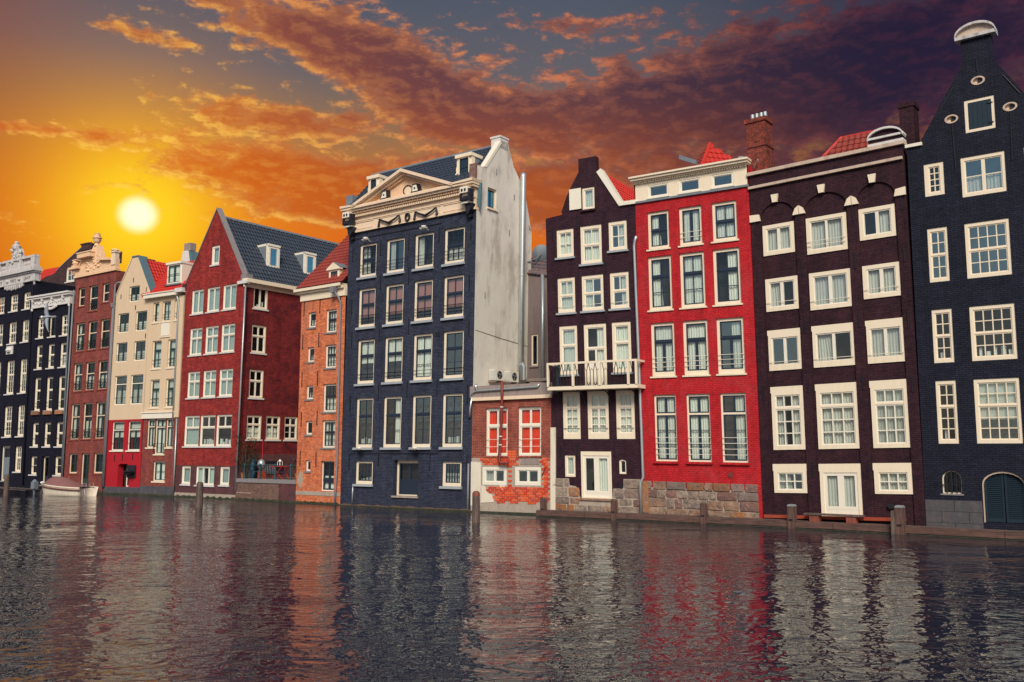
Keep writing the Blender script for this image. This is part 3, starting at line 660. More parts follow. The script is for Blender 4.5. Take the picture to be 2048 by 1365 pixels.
for i in range(34):
    a = random.uniform(1.3, 3.2); cv.ball((a, 16.15+random.uniform(-.42, .5)*(1-abs(a-2.25)*.5), .08), (random.uniform(.05, .15), random.uniform(.05, .13), .10), 7, 4)
part(F, 'carved_crest', cv, 'peach_stone')
part(F, 'urn', MB().lathe([(.20, 17.58), (.16, 17.68), (.12, 17.75), (.24, 17.86), (.30, 18.05), (.20, 18.10), (.33, 18.14), (.33, 18.19), (.22, 18.24), (.24, 18.36), (.18, 18.41), (.22, 18.47), (.10, 18.52)], 2.36, 0, 12), 'peach_stone')
part(F, 'pedestal', MB().box(4.42, 4.86, 15.9, 16.78, -.2, .14).box(4.36, 4.92, 16.78, 16.86, -.24, .2).ball((4.64, 16.95, 0), (.28, .11, .2), 8, 4), 'peach')
part(F, 'corner_scroll', MB().box(-.3, .15, 16.3, 16.42, -.2, .25).ball((-.08, 16.6, .05), (.26, .2, .18), 8, 4).box(-.3, .2, 16.78, 16.86, -.2, .22), 'peach_stone')
part(F, 'chimney', MB().box(2.75, 3.05, 16.5, 17.35, -1.6, -1.2), 'brick_brown'); part(F, 'chimney', MB().box(5.0, 5.9, 15.0, 16.5, -2.4, -1.7), 'brick_brown')
pipe(F, [(-.02, 14.6, .1), (-.04, 8, .1), (-.04, .4, .1)], .06, 'pipe_grey')
pipe(F, [(6.1, 14.55, -.3), (5.25, 14.55, .06), (5.05, 14.4, .1), (5.02, 8, .1), (5.0, .4, .1)], .07, 'pipe_grey')
link('flat_annex', MB().box(4.95, 6.6, 1, 4, 9, 15.2).mesh('flat_annex', 'brick_brown'), F.root)

F3 = F
# ================================================================== HOUSE 4: cream gabled house, red ground floor
F = house('canal_house', 'narrow cream plastered house with a pointed gable and a bright red ground floor', (-27.97, 64.21), 32, .0140, .003, 3.76)
st = dict(rec=.09, cw=.07, cas='white_paint', sash='sash_green', pane='pane', sill=None, mull=.10, cmat='curtain_grey')
window(F, 1.47, 2.62, 13.14, 14.23, lights=((1., 2, 1),), rails=2, curtain='lace', **st)
for (b0, b1) in ((11.05, 12.41), (9.01, 10.36)):
    for (a0, a1) in ((.40, 1.62), (2.35, 3.57)): window(F, a0, a1, b0, b1, lights=((1., 2, 1),), rails=3, curtain='lace', **st)
for (b0, b1) in ((6.05, 8.06), (2.95, 4.91)):
    for (a0, a1) in ((.46, 1.78), (2.20, 3.54)): window(F, a0, a1, b0, b1, lights=((.27, 1, 1), (.73, 2, 1)), rails=1, curtain='lace' if b0 > 4 else 'top', **dict(st, tmat=None, pane='pane_teal' if b0 > 4 else 'pane_dim', sill='white_paint' if b0 < 4 else None))
F.holes.append([(1.35, .50), (2.58, .50), (2.58, 1.92), (2.3, 2.04), (1.65, 2.06), (1.35, 1.95)])
window(F, 1.75, 2.56, .5, 1.95, rec=.42, cw=.08, cas='white_paint', sash='sash_dark', lights=((1., 1, 1),), sill=None, pane='pane_dim', name='door', hole=False)
out = [(0, 5.04), (3.74, 5.04), (3.76, 13.75), (2.25, 16.3), (1.69, 16.3), (.08, 13.67), (0, 13.6)]
wall(F, out, 'cream_render', thick=.4)
wall(F, [(0, .5), (3.8, .5), (3.74, 5.04), (0, 5.04)], 'red_render', depth=.45)
part(F, 'plinth', MB().box(-.02, 3.8, -.6, .5, -.3, .05), 'grey_render')
unlit_room(F, .1, 3.6, .55, 14.2)
part(F, 'shutter', MB().box(0, .85, .12, .95, 0, .05).box(.1, .75, .5, .56, .05, .4), 'shutter_black', (2.5, 1.02, .06))
part(F, 'awning', MB().poly([(2.5, 1.6, .05), (3.35, 1.55, .05), (3.35, 1.4, .5), (2.5, 1.4, .5)]).poly([(2.5, 1.4, .5), (3.35, 1.4, .5), (3.3, 1.3, .08), (2.5, 1.3, .08)]), 'shutter_black')
anchors(F, [(1.9, 14.5), (2.3, 12.55), (.62, 13.45), (3.35, 13.7), (3.55, 10.5)], ln=.32); anchors(F, [(.95, 2.2), (1.8, 2.25), (2.9, 2.3)], ln=.45)
body(F, 3.76, 13.6, 9, 'cream_render', left=True, right=False, top=None)
def P3(F, a, b, y): z = b+F.m*a; return (a+F.k*z, y, z)
sheet(F.root, 'coping', [P3(F, 1.62, 16.36, -.06), P3(F, 2.32, 16.36, -.06), P3(F, 2.32, 16.36, .7), P3(F, 1.62, 16.36, .7)], 'lead_teal', .08)
sheet(F.root, 'coping', [P3(F, 2.30, 16.36, -.05), P3(F, 3.83, 13.80, -.05), P3(F, 3.83, 13.80, .55), P3(F, 2.30, 16.36, .55)], 'lead_teal', .1)
sheet(F.root, 'coping', [P3(F, 1.64, 16.34, -.05), P3(F, .04, 13.73, -.05), P3(F, .04, 13.73, .5), P3(F, 1.64, 16.34, .5)], 'cream', .08)
sheet(F.root, 'roof', [P3(F, 1.97, 16.2, .3), P3(F, .05, 13.6, .3), P3(F, .05, 13.6, 9), P3(F, 1.97, 16.2, 9)], 'tile_brick')
sheet(F.root, 'roof', [P3(F, 1.97, 16.2, .3), P3(F, 3.7, 13.6, .3), P3(F, 3.7, 13.6, 9), P3(F, 1.97, 16.2, 9)], 'tile_red')
tiles(F.root, P3(F, 3.74, 13.58, .75), (0, 8.2, 0), Vector(P3(F, 1.97, 16.25, 0))-Vector(P3(F, 3.74, 13.58, 0)), 'tile_red', tw=.25, th=.33)
pipe(F, [(-.05, 12.9, .12), (-.06, 8, .12), (-.08, .4, .12)], .065, 'pipe_grey'); part(F, 'rain_hopper', MB().prism([(-.2, 13.2), (.1, 13.2), (.03, 12.9), (-.13, 12.9)], .02, .24), 'pipe_grey')

F4 = F
# ================================================================== HOUSE 4b: cream house with red roof and dormer
F = house('canal_house', 'cream house with a bright red tiled roof, wide dormer and brick ground floor', (-24.68, 62.15), 32.5, .0088, 0, 3.56)
st = dict(rec=.10, cw=.08, cas='cream', sash='sash_green', pane='pane', cmat='curtain', sill='cream', sproud=.05)
for (a0, a1) in ((.36, 1.0), (1.33, 2.22), (2.60, 3.19)): window(F, a0, a1, 11.52, 12.88, lights=((1., 1 if a1-a0 < .7 else 2, 2),), rails=2, curtain='full', rail_h=.4, **st)
part(F, 'panel', MB().box(1.36, 2.2, 10.55, 11.4, 0, .03), 'white_paint'); part(F, 'panel_ledge', MB().box(1.25, 2.3, 10.43, 10.5, 0, .06), 'cream')
for (b0, b1) in ((8.39, 10.26), (5.78, 7.65)):
    for (a0, a1) in ((.48, 1.45), (2.10, 3.07)): window(F, a0, a1, b0, b1, lights=((.33, 1, 1), (.67, 2, 2)), rails=2, curtain='full', rail_h=.5, tmat='sash', **dict(st, pane='pane_teal'))
for (a0, a1, b0) in ((.37, 1.18, 3.15), (1.22, 2.26, 2.72), (2.30, 3.10, 3.15)):
    window(F, a0, a1, b0, 5.02, lights=((.24 if b0 > 3 else .2, 2, 1), (.76, 2, 1)), mull=.05 if b0 > 3 else .09, curtain='full', cw=.07, rails=0, **{k_: v for k_, v in st.items() if k_ != 'cw'})
window(F, 1.19, 2.43, .95, 2.26, lights=((1., 2, 2),), mull=.14, curtain='full', **dict(st, pane='pane_dim'))
wall(F, [(-.05, 5.04), (3.16, 5.04), (3.16, 13.25), (-.05, 13.25)], 'cream_render'); wall(F, [(-.05, .63), (3.16, .63), (3.16, 5.04), (-.05, 5.04)], 'brick_purple' if 0 else 'brick_redfar')
part(F, 'pilaster', MB().box(3.16, 3.58, 5.1, 13.1, -.3, .06), 'cream_render'); part(F, 'wall_strip', MB().box(3.16, 3.52, .63, 5.1, -.3, .02), 'brick_redfar')
part(F, 'plinth', MB().box(-.05, 3.5, -.6, .63, -.3, .06), 'grey_render'); unlit_room(F, .05, 3.3, .7, 13)
part(F, 'fascia', MB().box(-.16, 3.18, 5.06, 5.42, .0, .10).box(-.2, 3.22, 5.42, 5.48, 0, .16), 'white_paint')
part(F, 'gutter', MB().box(-.35, 3.1, 13.17, 13.42, -.3, .32).box(-.4, 3.1, 13.42, 13.48, -.3, .38), 'white_paint')
part(F, 'gutter_block', MB().box(3.0, 3.72, 13.3, 13.58, -.3, .36), 'white_stone')
pipe(F, [(2.98, 13.15, .2), (3.08, 12.9, .12), (3.14, 12.5, .12), (3.14, 3.2, .12)], .055, 'zinc'); pipe(F, [(3.52, 5.0, .1), (3.52, 2, .1), (3.5, .3, .1)], .055, 'zinc')
part(F, 'balcony_rail', MB().box(1.22, 2.26, 3.38, 3.41, .05, .08).box(1.2, 1.23, 2.72, 3.4, .05, .08).box(2.25, 2.28, 2.72, 3.4, .05, .08), 'iron')
body(F, 3.58, 13.25, 5.5, 'cream_render', left=False, right=True, top=None)
sheet(F.root, 'roof', [(-.6, -.1, 13.42), (3.75, -.1, 13.42), (4.5, 2.6, 16.0), (-1.2, 2.6, 16.0)], 'tile_red', .1)
tiles(F.root, (-.75, -.12, 13.47), (4.6, 0, 0), (0, 2.7, 2.6), 'tile_red', tw=.25, th=.32)
sheet(F.root, 'roof', [(-1.2, 2.6, 16.0), (4.5, 2.6, 16.0), (4, 5.5, 13.4), (-.5, 5.5, 13.4)], 'tile_red', .1)
part(F, 'ridge_tiles', MB().tube([(-1.0, 16.06, -2.6), (1.0, 16.05, -2.6), (4.5, 16.06, -2.6)], .13, 6), 'tile_red')
D = Face(F.root); D.map = lambda a, b, w: (a-.16, .35-w, b)
window(D, 1.58, 2.95, 14.10, 15.42, rec=-.04, cw=.08, cas='white_paint', sash='sash_green', lights=((1., 2, 2),), mull=.14, curtain='full', rails=1, sill='lead', hole=False, name='dormer_window')
part(D, 'dormer', MB().box(1.50, 1.58, 14.02, 15.46, -1.9, 0).box(2.95, 3.03, 14.02, 15.46, -1.9, 0).box(1.46, 3.07, 15.42, 15.56, -2.2, .12).box(1.5, 3.03, 14.0, 14.08, -.2, .05), 'white_paint')
part(D, 'dark_backdrop', MB().box(1.58, 2.95, 14.1, 15.4, -.75, -.7), 'unlit_room')
part(D, 'dormer_flashing', MB().poly([(1.36, 13.98, .16), (3.05, 13.98, .16), (3.05, 14.06, .0), (1.36, 14.06, .0)]).poly([(1.36, 13.98, .16), (1.36, 14.06, 0.), (1.5, 14.2, .02), (1.5, 14.1, .1)]), 'lead')
part(F, 'chimney', MB().prism([(-1.25, 16.0), (.02, 16.0), (-.3, 17.15), (-.98, 17.2)], -4.0, -3.2), 'white_stone'); part(F, 'chimney_pot', MB().box(-1.0, -.3, 17.2, 17.75, -3.8, -3.3), 'concrete')
part(F, 'chimney_flashing', MB().prism([(.0, 16.0), (.3, 16.0), (-.1, 17.1), (-.3, 17.15)], -4.05, -3.15), 'lead_teal')

F4b = F
# ================================================================== HOUSE 5: crimson brick gable with blue tiled roof
F = house('canal_house', 'crimson brick corner house with a steep pointed gable and long dark blue tiled roof', (-21.68, 60.24), 36.5, .0192, 0, 6.16)
st = dict(rec=.05, cw=.075, cas='white_paint', sash='white_paint', pane='pane_teal', sill='white_stone', sproud=.07, cmat='blind')
window(F, 2.60, 3.43, 14.77, 16.02, lights=((1., 1, 1),), curtain='blind', **dict(st, cw=.13))
for (a0, a1) in ((.71, 1.99), (2.36, 3.66), (4.0, 5.35)): window(F, a0, a1, 11.75, 13.32, lights=((1., 2, 1),), mull=.10, curtain=random.choice(('full', None, 'blind')), **st)
for (b0, b1) in ((9.06, 10.81), (6.30, 7.99)):
    for (a0, a1) in ((.72, 2.02), (2.38, 3.70), (4.03, 5.38)): window(F, a0, a1, b0, b1, lights=((.36, 2, 1), (.64, 2, 1)), mull=.09, curtain=random.choice(('full', 'blind', 'full')), **st)
for (a0, a1) in ((.64, 2.21), (2.31, 3.85), (3.97, 5.51)): window(F, a0, a1, 3.22, 5.16, lights=((.38, 2, 1), (.62, 1, 1)), mull=.09, curtain='objects' if a0 > 1 else 'blind', **dict(st, pane='pane'))
window(F, .59, 1.54, .82, 1.97, lights=((1., 1, 1),), curtain='blind', **dict(st, cw=.11)); window(F, 4.57, 5.50, .85, 1.97, lights=((1., 1, 1),), curtain='blind', **dict(st, cw=.11))
window(F, 2.12, 4.0, .80, 1.97, lights=((1., 3, 1),), mull=.12, curtain='both', **dict(st, pane='pane_dim'))
wall(F, [(0, 2.02), (6.16, 2.02), (6.16, 13.4), (6.04, 13.78), (3.01, 18.46), (0, 13.83)], 'brick_crimson', thick=.35)
wall(F, [(0, .29), (6.16, .29), (6.16, 2.02), (0, 2.02)], 'brick_purple')
part(F, 'plinth', MB().box(-.01, 6.17, -.6, .29, -.3, .04), 'cement')
unlit_room(F, .1, 5.9, .4, 13.6); unlit_room(F, 2.4, 3.6, 14, 16.2)
S = Face(F.root, .0192, 0, 6.16, 'R')
sst = dict(rec=.05, cw=.09, cas='cream', sash='white_paint', pane='pane_dim', sill='white_stone', sproud=.07)
window(S, .70, 1.81, 11.78, 13.16, lights=((1., 2, 1),), mull=.12, curtain='objects', **sst)
window(S, .69, 1.80, 9.0, 10.75, lights=((.38, 2, 1), (.62, 2, 1)), mull=.10, **sst); window(S, .66, 1.75, 6.19, 7.95, lights=((.38, 2, 1), (.62, 2, 1)), mull=.10, **sst)
for (a0, a1) in ((.62, 1.74), (2.09, 3.21), (3.54, 4.64)): window(S, a0, a1, 3.63, 5.12, lights=((.36, 2, 1), (.64, 2, 2)), mull=.10, curtain='lace' if a0 < 3 else None, **sst)
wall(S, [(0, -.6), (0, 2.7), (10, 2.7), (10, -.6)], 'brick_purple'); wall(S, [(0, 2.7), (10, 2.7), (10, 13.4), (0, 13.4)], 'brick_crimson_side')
part(S, 'dark_backdrop', MB().box(.1, 9.8, 1, 13.3, -.66, -.62), 'unlit_room')
part(S, 'basement_grille', MB().box(1.2, 3.6, 1.5, 2.3, 0, .03), 'shutter_black')
gb = MB()
for i in range(8): gb.box(1.9+i*.13, 1.94+i*.13, 1.5, 2.1, .03, .06)
part(S, 'grille_bars', gb, 'lead')
part(S, 'eaves_board', MB().box(-.1, 10, 13.02, 13.28, 0, .04), 'cream'); part(S, 'gutter', MB().box(-.12, 10.2, 13.28, 13.52, -.1, .38), 'cream')
pipe(S, [(.0, 13.2, .08), (-.02, 8, .08), (-.04, .5, .08)], .055, 'zinc')
body(F, 6.16, 13.4, 10, 'brick_crimson_side', left=True, right=False, top=None)
rz, rx = 17.9, 3.35
sheet(F.root, 'roof', [(6.5, .2, 13.45), (6.5, 10.4, 13.45), (rx, 10.4, rz), (rx, .2, rz)], 'tile_blue', .1)
tiles(F.root, (6.56, .35, 13.48), (0, 10.1, 0), (rx-6.56, 0, rz-13.48), 'tile_blue', tw=.24, th=.36)
sheet(F.root, 'roof', [(.2, .2, 13.6), (rx, .2, rz), (rx, 10.4, rz), (.2, 10.4, 13.6)], 'tile_blue', .1)
rt = MB()
for i in range(26):
    y0 = .4+i*.386; rt.tube([(rx, rz+.03, -y0), (rx, rz+.06, -(y0+.40))], [.15, .12], 6)
part(Face(F.root), 'ridge_tiles', rt, 'lead')
def slope_strip(a, b, w_, name, mat):
    sheet(F.root, name, [P3(F, *a, -.08), P3(F, *b, -.08), P3(F, *b, w_), P3(F, *a, w_)], mat, .1)
slope_strip((3.0, 18.52), (6.12, 13.70), .34, 'coping', 'grey_stone'); slope_strip((3.02, 18.5), (-.06, 13.80), .34, 'coping', 'grey_stone')
part(F, 'kneeler', MB().box(5.86, 6.42, 13.38, 13.8, -.36, .1), 'grey_stone'); part(F, 'gutter_end', MB().box(5.6, 6.5, 13.2, 13.4, -.1, .16), 'white_stone'); part(F, 'kneeler', MB().box(-.3, .1, 13.4, 13.85, -.3, .08), 'brick_brown')
# two roof dormers looking out over the side
for y0 in (2.25, 5.35):
    t_ = 1.0
    DF = Face(F.root); DF.map = lambda a, b, w, y0=y0: (5.62+w, y0+a, b)
    window(DF, .08, .92, 14.72, 16.12, rec=-.06, cw=.14, cas='white_paint', sash='zinc', lights=((1., 1, 1),), pane='pane_sky', sill=None, hole=False, name='dormer_window')
    part(DF, 'dormer', MB().box(0, .08, 14.6, 16.24, -.1, .04).box(.92, 1., 14.6, 16.24, -.1, .04).box(0, 1., 16.12, 16.26, -1.3, .1).box(0, 1., 14.6, 14.72, -.1, .06), 'white_paint')
    part(DF, 'dormer_cheek', MB().poly([(0.01, 14.62, 0), (0.01, 16.12, 0), (.01, 16.12, -1.0)]).poly([(.99, 14.62, 0), (.99, 16.12, 0), (.99, 16.12, -1.0)]), 'lead')
    part(DF, 'dormer_back', MB().box(.08, .92, 14.7, 16.1, -.45, -.4), 'blind')
    part(DF, 'dormer_flashing', MB().box(-.05, 1.05, 14.5, 14.6, -.05, .12), 'zinc')

F5 = F
# ================================================================== TERRACE between house 5 and house 6
TQ = thing('terrace_wall', 'brown brick terrace wall above the water, between the crimson and orange houses', 'wall', (-16.72, 56.57, 0), -R(36.5)); TF = Face(TQ)
part(TF, 'wall', MB().box(.0, 4.06, -.6, 1.06, -.5, 0), 'brick_quay'); part(TF, 'wall', MB().box(4.06, 5.5, -.6, 1.06, -.5, .03), 'brick_purple')
for i in range(5): part(TF, 'coping_stone', MB().box(.01+i*1.1, 1.09+i*1.1, 1.06, 1.28, -.55, .06), 'grey_stone')
part(TF, 'terrace_floor', MB().box(0, 5.5, .9, 1.26, -9, -.55), 'paving')
part(TF, 'wall_stain', MB().box(.1, 1.5, .42, .46, 0, .012), 'cement')
RL = thing('iron_railing', 'low teal iron railing along the edge of the brick terrace', 'railing', (-16.72, 56.57, 1.28), -R(36.5)); RF = Face(RL)
for x in (.56, 2.0, 3.40, 4.78): part(RF, 'post', MB().lathe([(.085, 0), (.085, .1), (.06, .14), (.06, .74), (.085, .78), (.085, .84), (.05, .9)], 0, 0, 10), 'iron_teal', (x, 0, -.2), 'post')
part(RF, 'rail', MB().tube([(.3, .80, -.2), (5.4, .80, -.2)], .025, 6), 'iron_teal'); part(RF, 'rail', MB().tube([(1.3, .42, -.2), (4.2, .42, -.2)], .02, 6), 'iron_teal')
def place(name, label, cat, F0, a, b, w, rz=0., group=None):
    p = F0.root.matrix_basis @ Vector((a, -w, b)); return thing(name, label, cat, p, F0.root.rotation_euler[2]+rz, group)
tb = place('folding_table', 'small red folding table with crossed legs on the terrace', 'table', TF, 2.98, 1.26, -.95); t = Face(tb)
part(t, 'tabletop', MB().box(-.58, .58, .74, .78, -.35, .35), 'red_metal')
for sx in (-1, 1):
    for z_ in (-.28, .28): part(t, 'leg', MB().tube([(-.5*sx, .02, z_), (.42*sx, .74, z_)], .022, 6), 'red_metal')
ln = place('lantern', 'white metal lantern standing on the red folding table', 'lantern', TF, 2.95, 2.04, -.9); t = Face(ln)
part(t, 'base', MB().box(-.12, .12, 0, .03, -.12, .12), 'plastic_white'); part(t, 'roof', MB().lathe([(.15, .27), (.05, .36), (.02, .40)], 0, 0, 4), 'plastic_white')
for sx in (-.1, .1):
    for z_ in (-.1, .1): part(t, 'post', MB().box(sx-.012, sx+.012, .03, .27, z_-.012, z_+.012), 'plastic_white')
part(t, 'candle', MB().lathe([(.04, .03), (.04, .14)], 0, 0, 8), 'plain_white')
gl = place('globe_lamp', 'round white globe lamp on a thin red pole behind the railing', 'lamp', TF, 1.75, 1.26, -.55); t = Face(gl)
part(t, 'pole', MB().tube([(0, 0, 0), (0, 2.3, 0)], .018, 6), 'red_metal'); o_ = MB(); o_.smooth = True; part(t, 'globe', o_.ball((0, .88, .06), (.24, .30, .2), 14, 10), 'zinc')
part(t, 'lamp_foot', MB().box(-.2, .2, 0, .5, -.15, .15), 'orange_paint')
tp_ = place('covered_bundle', 'upright bundle under a teal tarpaulin behind the railing', 'tarpaulin', TF, .55, 1.26, -.8); t = Face(tp_)  # only a wrapped bundle, contents not known
o_ = MB(); o_.smooth = True; part(t, 'tarpaulin', o_.tube([(0, 0, 0), (.06, .35, 0), (-.04, .7, .05), (.10, 1.0, 0), (.04, 1.22, .03)], [.20, .15, .19, .15, .06], 7), 'tarp_blue'); part(t, 'box', MB().box(-.75, -.2, 0, .6, -.25, .25), 'lead'); part(t, 'cover_top', MB().ball((-.28, 1.08, 0), (.18, .12, .14), 8, 5), 'lead')
def plant(name, label, F0, a, b, w, n, h, spread, mat, pot=True, up=1.):
    p = place(name, label, 'plant', F0, a, b, w); t = Face(p)
    if pot: part(t, 'pot', MB().lathe([(.16, 0), (.22, .32), (.24, .36), (.2, .36)], 0, 0, 10), 'stone_rust')
    stm = MB(); lf = MB(); z0 = .3 if pot else 0
    for i in range(n):
        a_ = random.uniform(0, 6.28); r_ = spread*math.sqrt(random.random()); hh = z0+h*(.25+.75*random.random())
        tip = Vector((r_*math.cos(a_), hh, r_*math.sin(a_)*.6))
        if i % 6 == 0: stm.tube([(0, z0-.05, 0), (tip.x*.35, z0+(hh-z0)*.55, tip.z*.4), tip], [.02, .014, .006], 4)
        for j in range(5):
            c = tip+Vector((random.gauss(0, .10), random.gauss(0, .10), random.gauss(0, .08))); u = Vector((random.gauss(0, 1), random.gauss(0, 1), random.gauss(0, 1))).normalized()*.075; v_ = u.orthogonal().normalized()*.035
            lf.poly([c-u, c+v_, c+u, c-v_])
    part(t, 'stems', stm, 'bark'); part(t, 'foliage', lf, mat)
plant('climbing_plant', 'reddish green climbing plant on the terrace beside the downpipe', TF, .45, 1.26, -.35, 150, 2.5, .95, 'leaf', False)
plant('potted_plant', 'leafy potted plant at the right end of the terrace', TF, 4.9, 1.26, -1.2, 50, 1.0, .6, 'leaf_dark')
plant('potted_plant', 'small potted plant beside the red table on the terrace', TF, 3.9, 1.26, -1.5, 26, .9, .35, 'leaf_dark')
plant('potted_plant', 'reddish potted plant next to the teal tarpaulin', TF, -.05, 1.26, -.55, 26, .8, .35, 'leaf')

# ================================================================== HOUSE 6: narrow orange brick
F = house('canal_house', 'narrow orange brick house with a white cornice and red tiled roof', (-12.31, 53.31), 37.5, .0067, 0, 3.72)
st = dict(rec=.10, cw=.10, cas='white_paint', sash='sash_dark', pane='pane', sill='grey_stone', sproud=.05, sw=.035)
for (a0, a1, b0, b1) in ((.61, 1.28, 9.98, 10.86), (.63, 1.23, 7.99, 8.84), (.62, 1.23, 5.86, 6.64), (.66, 1.24, 3.85, 4.63), (.75, 1.19, 1.80, 2.43)):
    window(F, a0, a1, b0, b1, lights=((1., 2, 2),), curtain='lace' if b0 > 5 else None, **st)
for (a0, a1, b0, b1, cu) in ((2.14, 3.04, 9.57, 10.88, 'full'), (2.15, 3.07, 7.56, 8.87, 'full'), (2.07, 3.18, 5.10, 6.66, 'lace'), (2.08, 3.16, 3.11, 4.63, 'both')):
    window(F, a0, a1, b0, b1, lights=((.42, 3, 1), (.58, 3, 2)), tmat='sash', tr=.05, curtain=cu, **st)
window(F, 2.05, 3.17, .73, 2.38, rec=.14, cw=.06, cas='white_paint', sash='sash_navy', sw=.08, lights=((.66, 2, 2), (.34, 2, 1)), tmat='sash', tr=.10, mull=.14, curtain='lace', sill=None, pane='pane_dim', name='door')
wall(F, [(0, -.6), (3.72, -.6), (3.74, 11.6), (0, 11.6)], 'brick_orange'); unlit_room(F, .1, 3.5, .5, 11.4)
part(F, 'plaster_belt', MB().box(-.01, 3.70, .47, .69, 0, .02), 'cement')
part(F, 'plaster_patch', MB().prism([(.36+(.20+random.uniform(-.05, .06))*math.cos(R(t_)), 1.3+(.52+random.uniform(-.12, .1))*math.sin(R(t_))) for t_ in range(0, 360, 18)], 0, .008), 'cement')
anchors(F, [(.25, 10.7), (1.62, 10.75), (3.35, 10.8), (.22, 8.75), (1.6, 8.8), (3.35, 8.8), (.25, 6.6), (1.6, 6.6), (3.45, 6.6), (.3, 4.3), (1.65, 4.35), (3.45, 4.3), (.3, 2.1), (1.66, 2.05), (3.4, 1.75)], ln=.85)
part(F, 'cornice', MB().box(-.05, 3.74, 11.56, 11.98, -.2, .08).box(-.2, 3.70, 11.98, 12.1, -.2, .22).box(-.34, 3.62, 12.1, 12.26, -.2, .36), 'cream')
body(F, 3.74, 11.6, 9, 'brick_orange', right=False)
pipe(F, [(3.1, 11.85, .32), (3.35, 11.5, .2), (3.45, 11.2, .12), (3.5, 6, .12), (3.52, 2.2, .12), (3.45, .9, .12), (3.42, 0, .12)], .055, 'pipe_grey'); part(F, 'rain_hopper', MB().prism([(2.92, 12.08), (3.28, 12.08), (3.22, 11.72), (2.98, 11.72)], .24, .50), 'pipe_grey')
sheet(F.root, 'roof', [(-.05, -.3, 12.26), (3.75, -.3, 12.26), (3.75, 4.6, 17.0), (-.05, 4.6, 17.0)], 'tile_brick', .1)
tiles(F.root, (-.05, -.34, 12.28), (3.9, 0, 0), (0, 4.8, 4.76), 'tile_brick', tw=.25, th=.36)
link('gable_end', MB().poly([(0, 0, 11.6), (0, 4.5, 16.9), (0, 9, 11.6)]).mesh('gable_end', 'brick_orange'), F.root); sheet(F.root, 'roof', [(0, 4.6, 17.), (3.75, 4.6, 17.), (3.75, 9.2, 11.6), (0, 9.2, 11.6)], 'tile_brick')
D = Face(F.root); D.map = lambda a, b, w: (a+.08, .12-w, b)
window(D, 2.26, 2.98, 12.36, 13.14, rec=-.03, cw=.07, cas='cream', sash='sash_dark', lights=((1., 2, 2),), curtain='lace', sill=None, hole=False, name='dormer_window')
part(D, 'dormer', MB().box(2.18, 2.28, 12.26, 13.2, -1.3, 0.02).box(2.96, 3.06, 12.26, 13.2, -1.3, .02).prism([(2.06, 13.16), (3.18, 13.16), (3.18, 13.24), (2.62, 13.58), (2.06, 13.24)], -.12, .12), 'cream')
part(D, 'dormer_roof', MB().poly([(2.06, 13.26, .12), (2.62, 13.6, .12), (2.62, 13.6, -1.6), (2.06, 13.26, -1.3)]).poly([(3.2, 13.26, .12), (2.62, 13.6, .12), (2.62, 13.6, -1.6), (3.2, 13.26, -1.3)]), 'lead')
part(D, 'dark_backdrop', MB().box(2.2, 3., 12.3, 13.2, -.6, -.55), 'unlit_room')

F6 = F
# ================================================================== HOUSE 7: navy house with pediment and MOM garland
F = house('canal_house', 'navy blue brick house with a peach pediment, black garland lettering and white side wall', (-9.36, 51.04), 36, .0183, .003, 9.08)
st = dict(rec=.10, cw=.13, ct=.11, cb=.17, cas='cream', sash='sash_navy', pane='pane', sill='blue_stone', sproud=.12, sh=.12, sw=.05, bt=.028, tmat='sash', tr=.07)
C4 = ((.86, 2.17), (2.90, 4.23), (4.95, 6.28), (6.99, 8.35))
for i, (a0, a1) in enumerate(C4):
    L = (((.48, 3, 2), (.52, 3, 2)), ((1., 2, 1),), ((1., 2, 1),), ((.5, 3, 2), (.5, 3, 2)))[i]
    window(F, a0, a1, 12.42, 14.28, lights=L, mull=.14 if len(L) == 1 else None, curtain=('left', 'left', 'left', 'lace')[i], cmat='curtain_grey', rails=3, rail_h=.55, **st)
for i, (a0, a1) in enumerate(C4):
    window(F, a0+.03, a1+.01, 9.64, 11.79, lights=((.42, 2, 1), (.58, 2, 2)), curtain='salmon', cmat='curtain_grey', rails=3, rail_h=.5, **dict(st, pane='pane_soft'))
    window(F, a0+.08, a1+.07, 6.55, 8.96, lights=((.36, 2, 1), (.64, 2, 2)), curtain=('top', 'top', 'full', None)[i], cmat='curtain', rails=2, rail_h=.35, **dict(st, pane=('pane', 'pane', 'pane', 'pane_teal')[i]))
    window(F, a0+.12, a1+.10, 3.11, 5.78, lights=((.36, 2, 1), (.64, 2, 2)), curtain=('objects', 'right', None, 'objects')[i], cmat='curtain', **dict(st, pane=('pane_teal', 'pane', 'pane_teal', 'pane_teal')[i]))
window(F, 1.07, 2.38, 1.17, 2.39, lights=((1., 4, 3),), curtain='objects', **dict(st, cw=.14)); window(F, 7.18, 8.45, 1.17, 2.39, lights=((1., 5, 3),), curtain='lace', cmat='curtain_grey', **dict(st, cw=.16))
window(F, 3.90, 5.58, .62, 2.45, rec=.28, cw=.12, ct=.16, cb=.06, cas='cream', sash='sash_navy', lights=((1., 2, 2),), mull=.16, sw=.08, door_panel=.7, pane='pane_dim', sill='cement', name='door')
wall(F, [(0, -.6), (9.08, -.6), (9.08, 15.02), (0, 15.02)], 'brick_navy', depth=.42); unlit_room(F, .1, 8.9, .4, 14.8)
anchors(F, [(.35, 13.4), (2.5, 13.5), (4.55, 13.5), (6.65, 13.6), (8.75, 13.5), (.4, 10.4), (2.55, 11.6), (4.6, 11.7), (8.72, 10.9), (.5, 8.6), (2.6, 8.9), (4.7, 9.0), (8.75, 8.6), (.55, 5.1), (2.65, 5.6), (4.7, 5.7), (6.75, 5.7), (8.75, 5.3), (.6, 1.9), (2.8, 2.1), (6.4, 1.9), (8.8, 1.9)], 'iron', .85)
